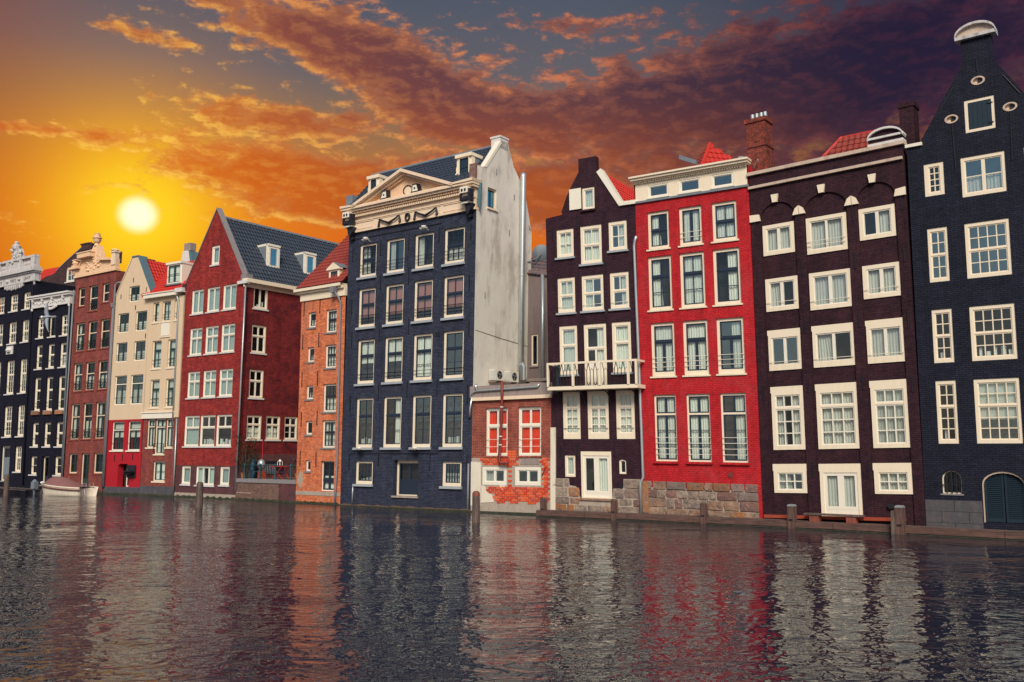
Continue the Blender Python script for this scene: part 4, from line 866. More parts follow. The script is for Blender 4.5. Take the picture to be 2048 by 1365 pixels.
part(F, 'cable', MB().box(.7, 6.9, 2.78, 2.81, 0, .03), 'iron'); part(F, 'cable', MB().box(.3, 6.8, 14.62, 14.65, 0, .03), 'iron'); part(F, 'vent_grille', MB().box(6.55, 6.85, 8.75, 9.0, 0, .03), 'shutter_black')
# entablature
part(F, 'frieze', MB().box(-.02, 9.1, 15.0, 15.12, -.2, .14).box(-.0, 9.08, 15.12, 15.6, -.2, .08).box(-.01, 9.09, 15.6, 15.68, -.2, .13).box(.02, 9.06, 15.68, 16.12, -.2, .10), 'peach')
part(F, 'frieze_panel', MB().box(.5, 1.95, 15.16, 15.2, .08, .12).box(.5, 1.95, 15.52, 15.56, .08, .12).box(6.95, 8.3, 15.16, 15.2, .08, .12).box(6.95, 8.3, 15.52, 15.56, .08, .12).box(2.25, 6.8, 15.15, 15.18, .08, .11).box(2.25, 6.8, 15.53, 15.56, .08, .11), 'peach')
dn = MB()
for i in range(58): dn.box(.15+i*.153, .24+i*.153, 15.84, 15.96, .1, .30)
part(F, 'dentils', dn, 'peach'); dn = MB()
for i in range(80): dn.box(.15+i*.111, .20+i*.111, 16.0, 16.1, .1, .36)
part(F, 'dentils', dn, 'peach_stone')
part(F, 'cornice', MB().box(-.1, 9.18, 16.12, 16.24, -.2, .44).box(-.16, 9.22, 16.24, 16.36, -.2, .56), 'peach')
part(F, 'cornice_end', MB().prism([(-.16, 16.36), (1.0, 16.36), (1.0, 16.44), (-.2, 16.5)], -.2, .62), 'peach'); part(F, 'cornice_end', MB().prism([(7.7, 16.36), (9.24, 16.36), (9.28, 16.5), (7.7, 16.44)], -.2, .62), 'peach')
part(F, 'tympanum', MB().prism([(1.0, 16.36), (7.7, 16.36), (4.35, 17.60)], -.15, .12), 'peach_stone')
rk = MB().band([(.72, 16.46), (4.35, 17.86), (7.95, 16.46)], .17, -.2, .62).band([(.95, 16.36), (4.35, 17.68), (7.75, 16.36)], .12, -.2, .40)
part(F, 'pediment', rk, 'peach')
part(F, 'sill_moulding', MB().box(.9, 7.8, 16.36, 16.42, -.1, .5), 'peach')
dn = MB()
for i in range(26):
    f = (i+.5)/26
    for (p, q) in (((1.35, 16.42), (4.35, 17.5)), ((7.35, 16.42), (4.35, 17.5))):
        x, y = p[0]+(q[0]-p[0])*f, p[1]+(q[1]-p[1])*f; dn.box(x-.035, x+.035, y-.08, y+.03, .1, .26)
part(F, 'dentils', dn, 'peach_stone')
# black ornaments: boxes and arch in the tympanum, M O M garlands, faces and consoles
def blk(nm, mb, mt='shutter_black'): return part(F, nm, mb, mt)
for (a0, t_) in ((2.68, 1), (4.98, -1)):
    q = [(a0, 16.44), (a0+.56, 16.44), (a0+(.52 if t_ > 0 else .38), 16.92), (a0+(.2 if t_ > 0 else .04), 16.92)]
    c_ = (sum(p[0] for p in q)/4, sum(p[1] for p in q)/4); sh_ = lambda s: [(c_[0]+(p[0]-c_[0])*s, c_[1]+(p[1]-c_[1])*s) for p in q]
    blk('ornament_box', MB().prism(q, .1, .40)); part(F, 'ornament_panel', MB().prism(sh_(.68), .38, .42), 'white_paint'); blk('ornament_dot', MB().prism(sh_(.2), .41, .44))
blk('ornament_arch', MB().tube([(4.68+.30*math.cos(R(t_)), 16.66+.26*math.sin(R(t_)), .36) for t_ in range(35, 250, 18)], .035, 6))
part(F, 'ornament_disc', MB().prism([(4.68+.25*math.cos(R(t_)), 16.66+.22*math.sin(R(t_))) for t_ in range(0, 360, 24)], .1, .34), 'peach')
for a0 in (2.45, 5.05):
    blk('garland_letter_m', MB().tube([(a0, 15.06, .17), (a0, 15.22, .17), (a0+.05, 15.46, .18), (a0+.42, 15.28, .22), (a0+.80, 15.14, .24), (a0+1.17, 15.28, .22), (a0+1.5, 15.48, .18), (a0+1.54, 15.24, .17), (a0+1.54, 15.08, .17)], [.085, .06, .05, .06, .075, .06, .05, .06, .085], 8))
blk('garland_letter_o', MB().tube([(4.54+.14*math.cos(R(t_)), 15.27+.19*math.sin(R(t_)), .17) for t_ in range(0, 361, 24)], .06, 6))
for a0 in (.10, 8.50):
    part(F, 'face_plate', MB().box(a0, a0+.48, 15.78, 16.10, .3, .66), 'white_paint')
    for x in (.14, .34): blk('face_eye', MB().prism([(a0+x+.065*math.cos(R(t_)), 15.92+.08*math.sin(R(t_))) for t_ in range(0, 360, 36)], .64, .68))
    blk('face_frame', MB().box(a0-.03, a0+.04, 15.40, 15.80, .3, .62).box(a0+.46, a0+.62, 15.36, 15.98, .3, .60).box(a0+.02, a0+.5, 15.42, 15.56, .3, .60)); part(F, 'face_mouth', MB().box(a0+.04, a0+.46, 15.56, 15.78, .3, .5), 'peach'); blk('face_chin', MB().prism([(a0+.1, 15.62), (a0+.4, 15.62), (a0+.32, 15.5), (a0+.18, 15.5)], .5, .58))
    part(F, 'console_block', MB().box(a0-.05, a0+.55, 15.28, 15.38, .08, .5), 'white_paint')
    blk('console', MB().prism([(a0+.08, 15.28), (a0+.58, 15.28), (a0+.5, 15.0), (a0+.4, 14.85), (a0+.3, 14.72), (a0+.2, 14.85), (a0+.14, 15.05)], .06, .36).box(a0+.2, a0+.42, 14.62, 14.76, .04, .2))
# side wall
S = Face(F.root, .0183, .003, 9.08, 'R')
window(S, .90, 1.66, 15.32, 16.38, rec=.10, cw=.08, cas='peach', sash='sash_dark', lights=((1., 2, 1),), mull=.07, pane='pane_sky', sill='cream')
wall(S, [(0, -.6), (4.85, -.6), (4.85, 14.8), (4.62, 14.85), (4.55, 15.75), (4.30, 15.8), (4.2, 17.0), (3.55, 17.05), (3.25, 17.7), (2.58, 19.16), (1.95, 19.12), (1.86, 18.85), (.62, 17.36), (0, 17.3)], 'white_render')
part(S, 'dark_backdrop', MB().box(.6, 2., 15, 16.6, -.6, -.55), 'unlit_room')
part(S, 'verge_board', MB().prism([(.55, 17.36), (.75, 17.36), (2.0, 18.98), (1.9, 19.1)], -.32, .03), 'white_paint'); part(S, 'chimney', MB().box(1.9, 2.6, 18.7, 19.30, -.6, .0).box(1.86, 2.64, 19.3, 19.4, -.65, .03), 'white_stone')
part(S, 'brick_pier', MB().box(-.12, .3, 16.5, 17.4, -.42, -.02), 'stone_rose')
anchors(S, [(1.6, 17.2), (2.8, 14.2), (.8, 10.6), (3.2, 16.2)], 'pipe_grey', .30)
part(S, 'wall_crack', MB().prism([(.1, 8.88), (2.2, 8.66), (4.8, 8.45), (4.8, 8.48), (2.2, 8.70), (.1, 8.91)], 0, .01), 'cement_dark')
link('rear_wall', MB().poly([(9.1, 4.85, -.6), (9.36, 4.85, 14.8), (9.36, 4.2, 17.0), (9.36, 2.3, 19), (0.3, 2.3, 19.), (.3, 4.85, 14.8), (0, 4.85, -.6)]).mesh('rear_wall', 'white_render'), F.root)
link('side_wall', MB().poly([(0, 0, -.6), (.3, 0, 16.6), (.34, 2.3, 19.1), (.3, 4.85, 14.8), (0, 4.85, -.6)]).mesh('side_wall', 'brick_navy'), F.root)
fl = MB(); fl.smooth = True; fl.tube([(3.72, 6.6, .22), (3.72, 12, .22), (3.72, 17.55, .22), (3.72, 17.75, .22)], .16, 12); part(S, 'flue_pipe', fl, 'galvanised')
part(S, 'flue_collar', MB().lathe([(.175, 0), (.175, .05)], 3.72, .22, 12), 'zinc', (0, 7.4, 0)); part(S, 'flue_collar', MB().lathe([(.175, 0), (.175, .05)], 3.72, .22, 12), 'zinc', (0, 12.1, 0)); part(S, 'flue_elbow', MB().tube([(3.75, 6.6, .42), (3.75, 7.3, .42), (3.72, 7.5, .3)], .1, 8), 'zinc')
sheet(F.root, 'roof', [(.1, .05, 16.62), (9.36, .05, 16.62), (9.36, 2.3, 19.05), (.3, 2.3, 19.05)], 'tile_blue', .08)
tiles(F.root, (.25, .02, 16.66), (8.85, 0, 0), (0, 2.28, 2.40), 'tile_blue', tw=.25, th=.30, amp=.06)
part(F, 'ridge_tiles', MB().tube([(.0, 19.06, -2.3), (4.5, 19.05, -2.3), (9.0, 19.02, -2.3)], .11, 6), 'lead')
part(F, 'chimney', MB().box(-.55, .1, 18.2, 19.1, -2.9, -2.1), 'concrete'); part(F, 'lead_gutter_box', MB().box(-.45, .05, 16.4, 17.3, -.7, -.1), 'lead')
part(F, 'lead_drip', MB().prism([(9.1, 16.4), (9.34, 16.35), (9.3, 15.0), (9.12, 15.4)], -.12, -.02), 'lead_teal')
for (x0, ww) in ((7.30, 1.02), (.86, .86)):
    D = Face(F.root); D.map = lambda a, b, w, x0=x0: (x0+a+.30, .55-w, b)
    window(D, .16, ww-.16, 17.02, 18.12, rec=-.05, cw=.05, cas='cream', sash='shutter_blue', lights=((1., 1, 2),), pane='pane_dim', sill=None, hole=False, name='dormer_hatch')
    part(D, 'hatch', MB().box(.2, ww-.2, 17.05, 18.08, -.1, -.02), 'shutter_blue')
    part(D, 'dormer', MB().box(.0, .16, 16.95, 18.14, -.25, .0).box(ww-.16, ww, 16.95, 18.14, -.25, .0).box(-.04, ww+.04, 18.12, 18.30, -1.2, .12).box(-.1, ww+.1, 16.86, 17.0, -.2, .06), 'cream')
    part(D, 'dormer_scroll', MB().prism([(0, 16.98), (0, 17.8), (-.08, 17.6), (-.06, 17.4), (-.2, 17.25), (-.22, 17.0)], -.15, -.03).prism([(ww, 16.98), (ww, 17.8), (ww+.08, 17.6), (ww+.06, 17.4), (ww+.2, 17.25), (ww+.22, 17.0)], -.15, -.03), 'cream')
    part(D, 'dormer_cheek', MB().poly([(.01, 16.9, 0), (.01, 18.2, 0), (.01, 18.2, -1.0)]).poly([(ww-.01, 16.9, 0), (ww-.01, 18.2, 0), (ww-.01, 18.2, -1.0)]), 'lead')
rb_ = MB(); tp_ = [(x*.13, .03+.05*random.random()+.05*math.sin(x*.35)**2) for x in range(71)]
rb_.prism([(0, -.3)]+[(9.1, -.3)]+tp_[::-1], 0, .09)
part(F, 'waterline_rubble', rb_, 'rubble'); part(F, 'algae_edge', MB().box(0, 9.08, -.3, .045, 0, .22), 'algae')
pipe(F, [(1.0, 1.15, .06), (.98, .1, .06)], .035, 'zinc', 'overflow_pipe'); pipe(F, [(8.95, 2.3, .08), (8.95, -.1, .08)], .05, 'pipe_grey'); 
for (a_, b_, hi) in ((1.70, 14.36, 1), (5.92, 14.40, 1), (1.75, 2.98, 0), (5.7, 2.98, 0)):
    l_ = place('flood_lamp', ('white flood lamp above the %s top floor window of the navy house' if hi else 'white flood lamp under the %s tall ground floor window of the navy house') % ('leftmost' if a_ < 3 else 'third'), 'lamp', F, a_+F.k*b_, b_, 0., 0, 'flood lamps on the navy house'); t = Face(l_)
    part(t, 'bracket', MB().tube([(0, 0, 0), (0, .06, .2), (.02, .05, .35)], .02, 6), 'plastic_white'); part(t, 'lamp_head', MB().lathe([(.05, 0), (.12, .05), (.15, .12), (.13, .16)], .02, .42, 10), 'plastic_white'); part(t, 'lamp_head', MB().lathe([(.05, 0), (.11, .05), (.13, .1)], -.24, .3, 10), 'plastic_white'); part(t, 'cross_bar', MB().tube([(-.35, .05, .3), (.25, .05, .4)], .02, 6), 'plastic_white')

# ================================================================== low brick extension between navy and plum houses
N7 = F
F = house('brick_extension', 'low brick extension with red curtains and orange painted brick base', (-2.01, 45.70), 33, .0064, .006, 4.54)
st = dict(rec=.09, cw=.09, cas='white_paint', sash='white_paint', pane='pane_dim', sill='brick_rust', sproud=.05, mull=.10, tr=.10)
window(F, .84, 2.12, 2.70, 5.0, lights=((.36, 2, 1), (.64, 2, 1)), curtain='both', cmat='curtain_red', rails=2, rail_h=.7, rmat='white_paint', **st)
window(F, 2.71, 4.0, 2.70, 5.0, lights=((.36, 2, 1), (.64, 2, 1)), curtain='full', cmat='curtain_red', rails=2, rail_h=.7, rmat='white_paint', **st)
for (a0, a1) in ((.68, 2.08), (2.56, 3.98)): window(F, a0, a1, 1.32, 2.17, rec=.0, cw=.14, cdepth=.14, cas='white_paint', sash='white_paint', lights=((1., 2, 1),), mull=.12, pane='pane_teal', curtain='left' if a0 < 1 else None, cmat='curtain_grey', sill=None)
wall(F, [(0, -.6), (4.54, -.6), (4.54, 2.6), (0, 2.6)], 'cement'); wall(F, [(0, 2.6), (4.54, 2.6), (4.54, 5.45), (0, 5.45)], 'brick_rust'); unlit_room(F, .1, 4.4, .5, 5.3)
body(F, 4.54, 5.45, 4, 'brick_rust', left=False)
part(F, 'parapet', MB().box(-.06, 4.60, 5.54, 6.10, -.5, .10), 'concrete'); part(F, 'moulding', MB().box(.1, 4.58, 5.38, 5.54, -.2, .16), 'peach'); link('flat_roof', MB().poly([(0, 0, 6.0), (4.6, 0, 6.0), (4.6, 4.9, 6.2), (0, 4.9, 6.2)]).mesh('flat_roof', 'concrete'), F.root)
part(F, 'white_pier', MB().prism([(0, .3), (.55, .3), (.6, 1.0), (.58, 1.9), (.62, 2.38), (0, 2.42)], 0, .02), 'white_plaster'); part(F, 'edge_pillar', MB().box(4.54, 4.80, -.4, 4.0, -.3, .06), 'white_plaster')
part(F, 'plaster_patch', MB().prism([(.6, .45), (1.35, .5), (1.25, .85), (.95, .95), (.85, 1.25), (.62, 1.28)], 0, .022), 'white_plaster'); part(F, 'plaster_patch', MB().prism([(2.85, 2.3), (3.9, 2.3), (3.85, 2.58), (2.95, 2.58)], 0, .02), 'concrete'); part(F, 'plaster_patch', MB().prism([(1.65, 1.3), (2.05, 1.3), (1.85, 1.08)], 0, .024), 'white_plaster')
bl_n = 0; BM = {}
for r_ in range(19):
    b_ = .46+r_*.1125; a_ = .55+(.125 if r_ % 2 else 0)-random.uniform(0, .02)
    while a_ < 4.45:
        a1_ = min(a_+.235, 4.5); mid = ((a_+a1_)/2, b_+.05)
        bad = any(x0-.05 < a1_ and a_ < x1+.05 and 1.30 < b_+.1 and b_ < 2.18 for (x0, x1) in ((.68, 2.08), (2.56, 3.98))) or a1_-a_ < .1 or (2.75 < mid[0] < 3.95 and b_ > 2.25) or (mid[0] < 1.3 and b_ < .9) or (mid[0] < .66 and b_ < 2.3) or (mid[0] < 1.0 and b_ < 1.2 and random.random() < .6) or (r_ < 1 and random.random() < .5)
        if not bad:
            ln_ = round(a1_-a_, 2); key = (ln_, random.randrange(4), random.randrange(2))
            mt = 'block_%d' % key[1]
            part(F, 'brick', MB().box(0, ln_-.015, 0, .098, -.01, .016+.012*key[2]), mt, (a_, b_, 0), key)
        a_ += .25
for r_ in range(3):
    for c_ in range(2): part(F, 'brick', MB().box(0, .235, 0, .098, -.01, .02), 'block_2', (2.13+c_*.25, 2.62+r_*.1125, 0), 'b2')
pipe(F, [(1.98, 6.25, .3), (1.95, 5.6, .24), (1.90, 4.0, .24), (1.80, 2.5, .24), (1.88, 2.36, .24), (2.2, 2.36, .24), (2.3, 2.4, .2)], .07, 'pipe_red', 'waste_pipe')
for b_ in (5.0, 3.6, 3.2): part(F, 'pipe_clip', MB().lathe([(.085, 0), (.085, .05)], 1.87+.035*(b_-3.3), .24, 8), 'plastic_white', (0, b_, 0))
pipe(F, [(.1, 5.6, .18), (.14, 5.78, .18), (.4, 5.86, .18), (3.9, 5.92, .18), (4.0, 6.05, .16)], .05, 'galvanised', 'conduit_pipe'); pipe(F, [(.38, 5.9, .2), (.38, 6.2, .2)], .06, 'galvanised', 'vent_stub'); pipe(F, [(.12, 5.6, .16), (.0, 5.0, .14), (-.05, 4.6, .12)], .05, 'galvanised')
part(F, 'algae_edge', MB().box(0, 4.6, -.3, .06, 0, .2), 'algae'); rb_ = MB(); tp_ = [(.55+x*.1, .22+.16*random.random()+.10*math.sin(x*.45)) for x in range(41)]
rb_.prism([(.55, -.3), (4.55, -.3)]+tp_[::-1], 0, .035)
part(F, 'rough_footing', rb_, 'cement')
part(F, 'wall_anchor', MB().tube([(4.05, 1.75, .03), (4.28, 2.2, .03)], .02, 5), 'iron')
E7 = F
# rear grey house between
G_ = house('rear_house', 'grey plastered rear house with mottled tiles seen in the gap beside the white wall', (-2.01, 45.70), 33, 0, 0, 3); GF = Face(G_.root); GF.map = lambda a, b, w: (a, 4.6-w, b)
window(GF, .62, 1.05, 7.45, 9.15, rec=.06, cw=.09, cas='cream', sash='sash_dark', lights=((1., 1, 2),), pane='pane_dim', sill='concrete')
wall(GF, [(-.6, 6.0), (3.4, 6.0), (3.4, 12.1), (-.6, 12.9)], 'dusty_render'); part(GF, 'dark_backdrop', MB().box(.2, 3, 6.2, 11.8, -.6, -.55), 'unlit_room')
pipe(GF, [(1.42, 12.3, .1), (1.42, 6.3, .1)], .10, 'zinc'); tiles(G_.root, (-.8, 4.5, 12.7), (4.4, 0, -.9), (.2, 1.2, 1.0), 'tile_mixed', tw=.25, th=.3)
link('side_wall', MB().box(3.3, 3.4, 4.7, 9, 6, 12).mesh('side_wall', 'dusty_render'), G_.root); part(GF, 'cornice', MB().box(-.3, 3.3, 6.6, 6.75, 0, .25), 'concrete'); part(GF, 'rooflight_box', MB().box(.75, 1.5, 6.15, 6.55, .05, .4), 'concrete')
link('flat_roof', MB().poly([(-.7, 5.7, 13.5), (3.5, 5.7, 12.7), (3.5, 9, 12.5), (-.7, 9, 13.4)]).mesh('flat_roof', 'lead'), G_.root)
# air conditioners and dish on the white side wall
for i, a_ in enumerate((1.15, 2.42)):
    ac = thing('air_conditioner', ('left hand' if i == 0 else 'right hand')+' white air conditioner unit on the white side wall above the extension', 'air conditioner', (N7.root.matrix_basis @ Vector(S.map(a_, 6.45, .12))), N7.root.rotation_euler[2], 'air conditioners on the white wall')
    q = Face(ac, 0, 0, 0, 'R')
    part(q, 'casing', MB().box(0, .78, 0, .54, 0, .36), 'plastic_white'); rg = MB()
    for j in range(9): rg.box(.0, .02, .05+j*.05, .08+j*.05, .03, .33)
    o_ = part(q, 'side_grille', MB().box(-.012, 0, .04, .50, .03, .34), 'zinc'); gs = MB()
    for j in range(7): gs.box(-.024, -.01, .04, .50, .05+j*.042, .065+j*.042)
    part(q, 'grille_slats', gs, 'plastic_white')
    fc = MB().prism([(.40+.21*math.cos(R(t_)), .27+.21*math.sin(R(t_))) for t_ in range(0, 360, 20)], .355, .368); part(q, 'fan_opening', fc, 'rubber')
    fb = MB()
    for j in range(3):
        t0 = j*2.09; fb.prism([(.40, .27), (.40+.19*math.cos(t0), .27+.19*math.sin(t0)), (.40+.19*math.cos(t0+.8), .27+.19*math.sin(t0+.8))], .37, .376)
    part(q, 'fan_blades', fb, 'lead'); part(q, 'bracket', MB().box(.05, .12, -.08, 0, -.12, .36).box(.66, .73, -.08, 0, -.12, .36), 'concrete')
ds_ = thing('satellite_dish', 'dark satellite dish on an arm behind the white wall', 'satellite dish', (N7.root.matrix_basis @ Vector(S.map(4.8, 13.15, .0))), N7.root.rotation_euler[2]); q = Face(ds_, 0, 0, 0, 'R')
o_ = MB(); o_.smooth = True; n0 = 16
cx = Vector((.55, .45, .35)); ax = Vector((.75, .25, -.55)).normalized(); u_ = ax.orthogonal().normalized(); v_ = ax.cross(u_)
rings = []
for j in range(6):
    r_ = .52*j/5; base_ = len(o_.v); o_.v += [tuple(cx+ax*(.55*r_*r_)+(u_*math.cos(6.2832*k/n0)+v_*math.sin(6.2832*k/n0))*max(r_, .004)) for k in range(n0)]; rings.append(base_)
for x, y in zip(rings, rings[1:]):
    for k in range(n0): o_.f.append((x+k, x+(k+1) % n0, y+(k+1) % n0, y+k))
part(q, 'dish', o_, 'lead'); part(q, 'arm', MB().tube([(-.3, -.1, .0), (.3, .2, .2), tuple(cx)], .03, 6), 'lead'); part(q, 'receiver', MB().tube([tuple(cx), tuple(cx+ax*.45)], .015, 5).ball(tuple(cx+ax*.48), (.05, .05, .05), 6, 4), 'lead')

# ================================================================== HOUSE 8: narrow plum neck-gable with balcony
F = house('canal_house', 'narrow plum brick house with a neck gable and white balcony', (1.80, 43.23), 32, -.0156, -.006, 4.62)
st = dict(rec=.04, cw=.13, ct=.16, cb=.14, cas='cream', sash='white_paint', pane='pane', sill='blue_stone', sproud=.10, sh=.09, cmat='curtain')
window(F, 1.98, 2.63, 14.14, 15.21, lights=((1., 1, 1),), curtain='full', **dict(st, cw=.09, ct=.1, cb=.1, sill='brick_plum', pane='pane_teal'))
part(F, 'shutter', MB().box(1.34, 1.95, 14.22, 15.22, .02, .07), 'white_paint')
for i, (a0, a1, b0, b1) in enumerate(((.57, 1.48, 12.0, 13.36), (1.84, 2.94, 11.56, 13.38), (3.30, 4.22, 12.04, 13.41))): window(F, a0, a1, b0, b1, lights=((.5, 2, 1), (.5, 2, 1)) if i == 1 else ((1., 2, 2),), bt=.04, curtain=('full', 'full', 'right')[i], **st)
for i, (a0, a1) in enumerate(((.57, 1.50), (1.85, 2.97), (3.30, 4.24))): window(F, a0, a1, 9.36, 11.03, lights=((.5, 2, 1), (.5, 2 if i == 1 else 1, 1)), bt=.04, curtain=('full', 'left', 'right')[i], rails=1, rail_h=.16, rmat='white_paint', **dict(st, pane='pane_teal'))
for i, (a0, a1, b0) in enumerate(((.61, 1.56, 6.46), (1.90, 3.05, 5.93), (3.33, 4.27, 6.46))):
    window(F, a0, a1, b0, 8.75, lights=((.38, 1, 1), (.62, 2 if i == 1 else 1, 1)), mull=.09, curtain=('full', 'right', 'full')[i], door_panel=.9 if i == 1 else 0, name='balcony_door' if i == 1 else 'window', **st)
for i, (a0, a1) in enumerate(((.72, 1.63), (2.0, 3.07), (3.43, 4.34))): window(F, a0, a1, 3.50, 5.66, lights=((.33, 2, 1), (.67, 2, 3)), bt=.04 if i != 1 else .04, mull=None if i != 1 else .10, curtain='full', rails=1, rail_h=.22, rmat='iron', **dict(st, cw=.15, cb=.26, sill=None))
window(F, .77, 1.32, 1.78, 2.76, lights=((1., 1, 1),), curtain='full', **dict(st, cw=.09, ct=.08, cb=.09, sill=None)); window(F, 3.51, 3.86, 1.96, 2.60, lights=((1., 1, 1),), **dict(st, cw=.06, ct=.07, cb=.06, sill=None, arch=.1, sw=.02))
window(F, 1.60, 3.14, .85, 2.95, rec=.02, cw=.11, ct=.20, cb=.06, cas='cream', sash='white_paint', lights=((1., 2, 1),), mull=.26, sw=.12, door_panel=.16, curtain='right', sill='stone_tan', sproud=.1, name='door', pane='pane')
out = [(0, 1.6), (4.62, 1.6), (4.68, 14.05), (3.9, 14.05), (2.93, 15.72), (2.75, 15.99), (2.75, 16.65), (1.83, 16.65), (1.82, 16.0), (1.45, 15.45), (1.15, 14.9), (.86, 14.22), (.92, 14.08), (0, 14.0)]
out[0:2] = [(0, -.5), (4.62, -.5)]
wall(F, out, 'brick_plum', thick=.3); unlit_room(F, .1, 4.5, .9, 13.8); unlit_room(F, 1.7, 2.9, 13.8, 15.5); body(F, 4.62, 14.0, 9, 'brick_plum')
anchors(F, [(1.68, 13.3), (3.05, 13.45), (.35, 12.9), (1.7, 10.9), (3.1, 11.1), (.4, 10.5), (.35, 8.3), (1.75, 8.6), (3.15, 8.6), (.55, 2.6), (1.4, 2.7), (3.3, 2.75)], ln=.62)
part(F, 'verge_board', MB().prism([(2.78, 15.86), (3.0, 16.0), (4.02, 14.28), (3.9, 14.06)], -.35, .05), 'white_paint'); part(F, 'cornice', MB().box(3.92, 4.72, 14.08, 14.26, -.4, .10), 'white_paint')
sheet(F.root, 'roof', [(2.05, .25, 16.3), (3.78, .25, 14.25), (3.78, 8.5, 14.25), (2.05, 8.5, 16.3)], 'tile_red', .08); tiles(F.root, (3.80, .32, 14.25), (0, 8, 0), (-1.75, 0, 2.05), 'tile_red', tw=.25, th=.33)
sheet(F.root, 'roof', [(2.05, .25, 16.3), (.4, .25, 14.0), (.4, 8.5, 14.0), (2.05, 8.5, 16.3)], 'tile_red', .08)
bal = MB().box(.42, 4.90, 5.70, 5.86, 0, .86); part(F, 'balcony_floor', bal, 'cream')
fr_ = MB().box(.42, 4.90, 6.86, 6.95, .80, .90).box(.42, .50, 6.86, 6.95, 0, .8).box(4.82, 4.9, 6.86, 6.95, 0, .8)
for x in (.46, 1.75, 3.10, 4.48, 4.86): fr_.box(x-.045, x+.045, 5.86, 6.86, .80, .90)
part(F, 'balcony_rail', fr_, 'cream'); bs = MB()
for i in range(25):
    x = .58+i*.17
    if min(abs(x-p) for p in (1.75, 3.10, 4.48)) < .06: continue
    bs.tube([(x, 5.86, .85), (x, 6.05, .85)], .018, 4).tube([(x, 6.05, .85), (x, 6.5, .85)], .018, 4); dx = .08*(1 if i % 2 else -1)
    bs.tube([(x, 6.5, .85), (x+dx, 6.86, .85)], .017, 4).tube([(x, 6.05, .85), (x+dx, 5.86, .85)], .017, 4).tube([(x, 6.5, .85), (x-dx, 6.62, .85)], .011, 4)
part(F, 'balusters', bs, 'iron')
for x in (.7, 1.9, 3.2, 4.5): part(F, 'balcony_bracket', MB().tube([(x, 5.68, .8), (x, 5.55, .35), (x, 5.25, .06), (x, 5.05, .03)], .03, 5), 'iron')
part(F, 'sunshade', MB().lathe([(.10, 5.9), (.11, 6.8), (.05, 6.86)], .75, .5, 8), 'shutter_blue')
pipe(F, [(4.76, 12.55, .18), (4.66, 12.35, .14), (4.62, 12.1, .14), (4.68, 6.7, .14), (4.72, 1.85, .14), (4.6, 1.6, .18), (4.58, .2, .18)], .065, 'zinc')
part(F, 'round_vent', MB().prism([(3.6+.11*math.cos(R(t_)), 1.42+.11*math.sin(R(t_))) for t_ in range(0, 360, 30)], 0, .04), 'iron')
def stones(F, rects, a0, a1, b0, rows, w0=.02, excl=(), mats=('stone_tan', 'stone_grey', 'stone_rose', 'stone_tan', 'stone_grey', 'stone_pale', 'stone_rust', 'stone_slate'), ln=(.38, .95), topcut=None):
    b_ = b0
    for hh in rows:
        a_ = a0
        while a_ < a1-.12:
            e_ = min(a_+random.uniform(*ln), a1)
            if a1-e_ < .2: e_ = a1
            segs = [(a_, e_)]
            for (x0, x1, y0, y1) in excl:
                if y0 < b_+hh-.03 and b_+.03 < y1: segs = [s for p, q in segs for s in ((p, min(q, x0)), (max(p, x1), q)) if s[1]-s[0] > .1]
            for (p, q) in segs:
                top_ = b_+hh
                if topcut: top_ = min(top_, topcut((p+q)/2))
                if top_-b_ < .1: continue
                m_ = .012; pr = w0+random.uniform(.01, .06); bv = .022
                j = lambda s=.022: random.uniform(-s, s); x0_, x1_, y0_, y1_ = p+m_, q-m_, b_+m_, top_-m_
                lo = [(x0_+.02+j(.015), y0_+j(.012)), ((x0_+x1_)/2+j(.1), y0_+j()), (x1_-.02+j(.015), y0_+j(.012)), (x1_+j(), (y0_+y1_)/2+j(.06)), (x1_-.02+j(.015), y1_+j(.012)), ((x0_+x1_)/2+j(.1), y1_+j()), (x0_+.02+j(.015), y1_+j(.012)), (x0_+j(), (y0_+y1_)/2+j(.06))]
                c_ = ((p+q)/2, (b_+top_)/2); hi = [(x+(c_[0]-x)*.10, y+(c_[1]-y)*.14) for x, y in lo]
                mb = MB(); hz_ = [pr+j(.02) for _ in hi]; n8 = len(lo)
                for i in range(n8):
                    k2 = (i+1) % n8; mb.poly([(c_[0], c_[1], pr+.012), (hi[i][0], hi[i][1], hz_[i]), (hi[k2][0], hi[k2][1], hz_[k2])])
                    mb.poly([(lo[i][0], lo[i][1], pr-.035), (lo[k2][0], lo[k2][1], pr-.035), (hi[k2][0], hi[k2][1], hz_[k2]), (hi[i][0], hi[i][1], hz_[i])]); mb.poly([(lo[i][0], lo[i][1], -.02), (lo[k2][0], lo[k2][1], -.02), (lo[k2][0], lo[k2][1], pr-.035), (lo[i][0], lo[i][1], pr-.035)])
                part(F, 'stone', mb, random.choice(mats))
            a_ = e_
        b_ += hh
part(F, 'mortar_bed', MB().prism([(.05, -.4), (4.62, -.4), (4.62, 1.74), (3.72, 1.74), (3.7, 1.34), (3.2, 1.3), (3.15, .82), (1.56, .82), (1.34, 1.36), (1.0, 1.4), (.98, 1.70), (.05, 1.70)], 0, .018), 'cement')
stones(F, None, .05, 4.62, .16, (.38, .34, .44, .40), excl=((1.52, 3.2, .82, 3), (1.0, 3.7, 1.34, 3)))

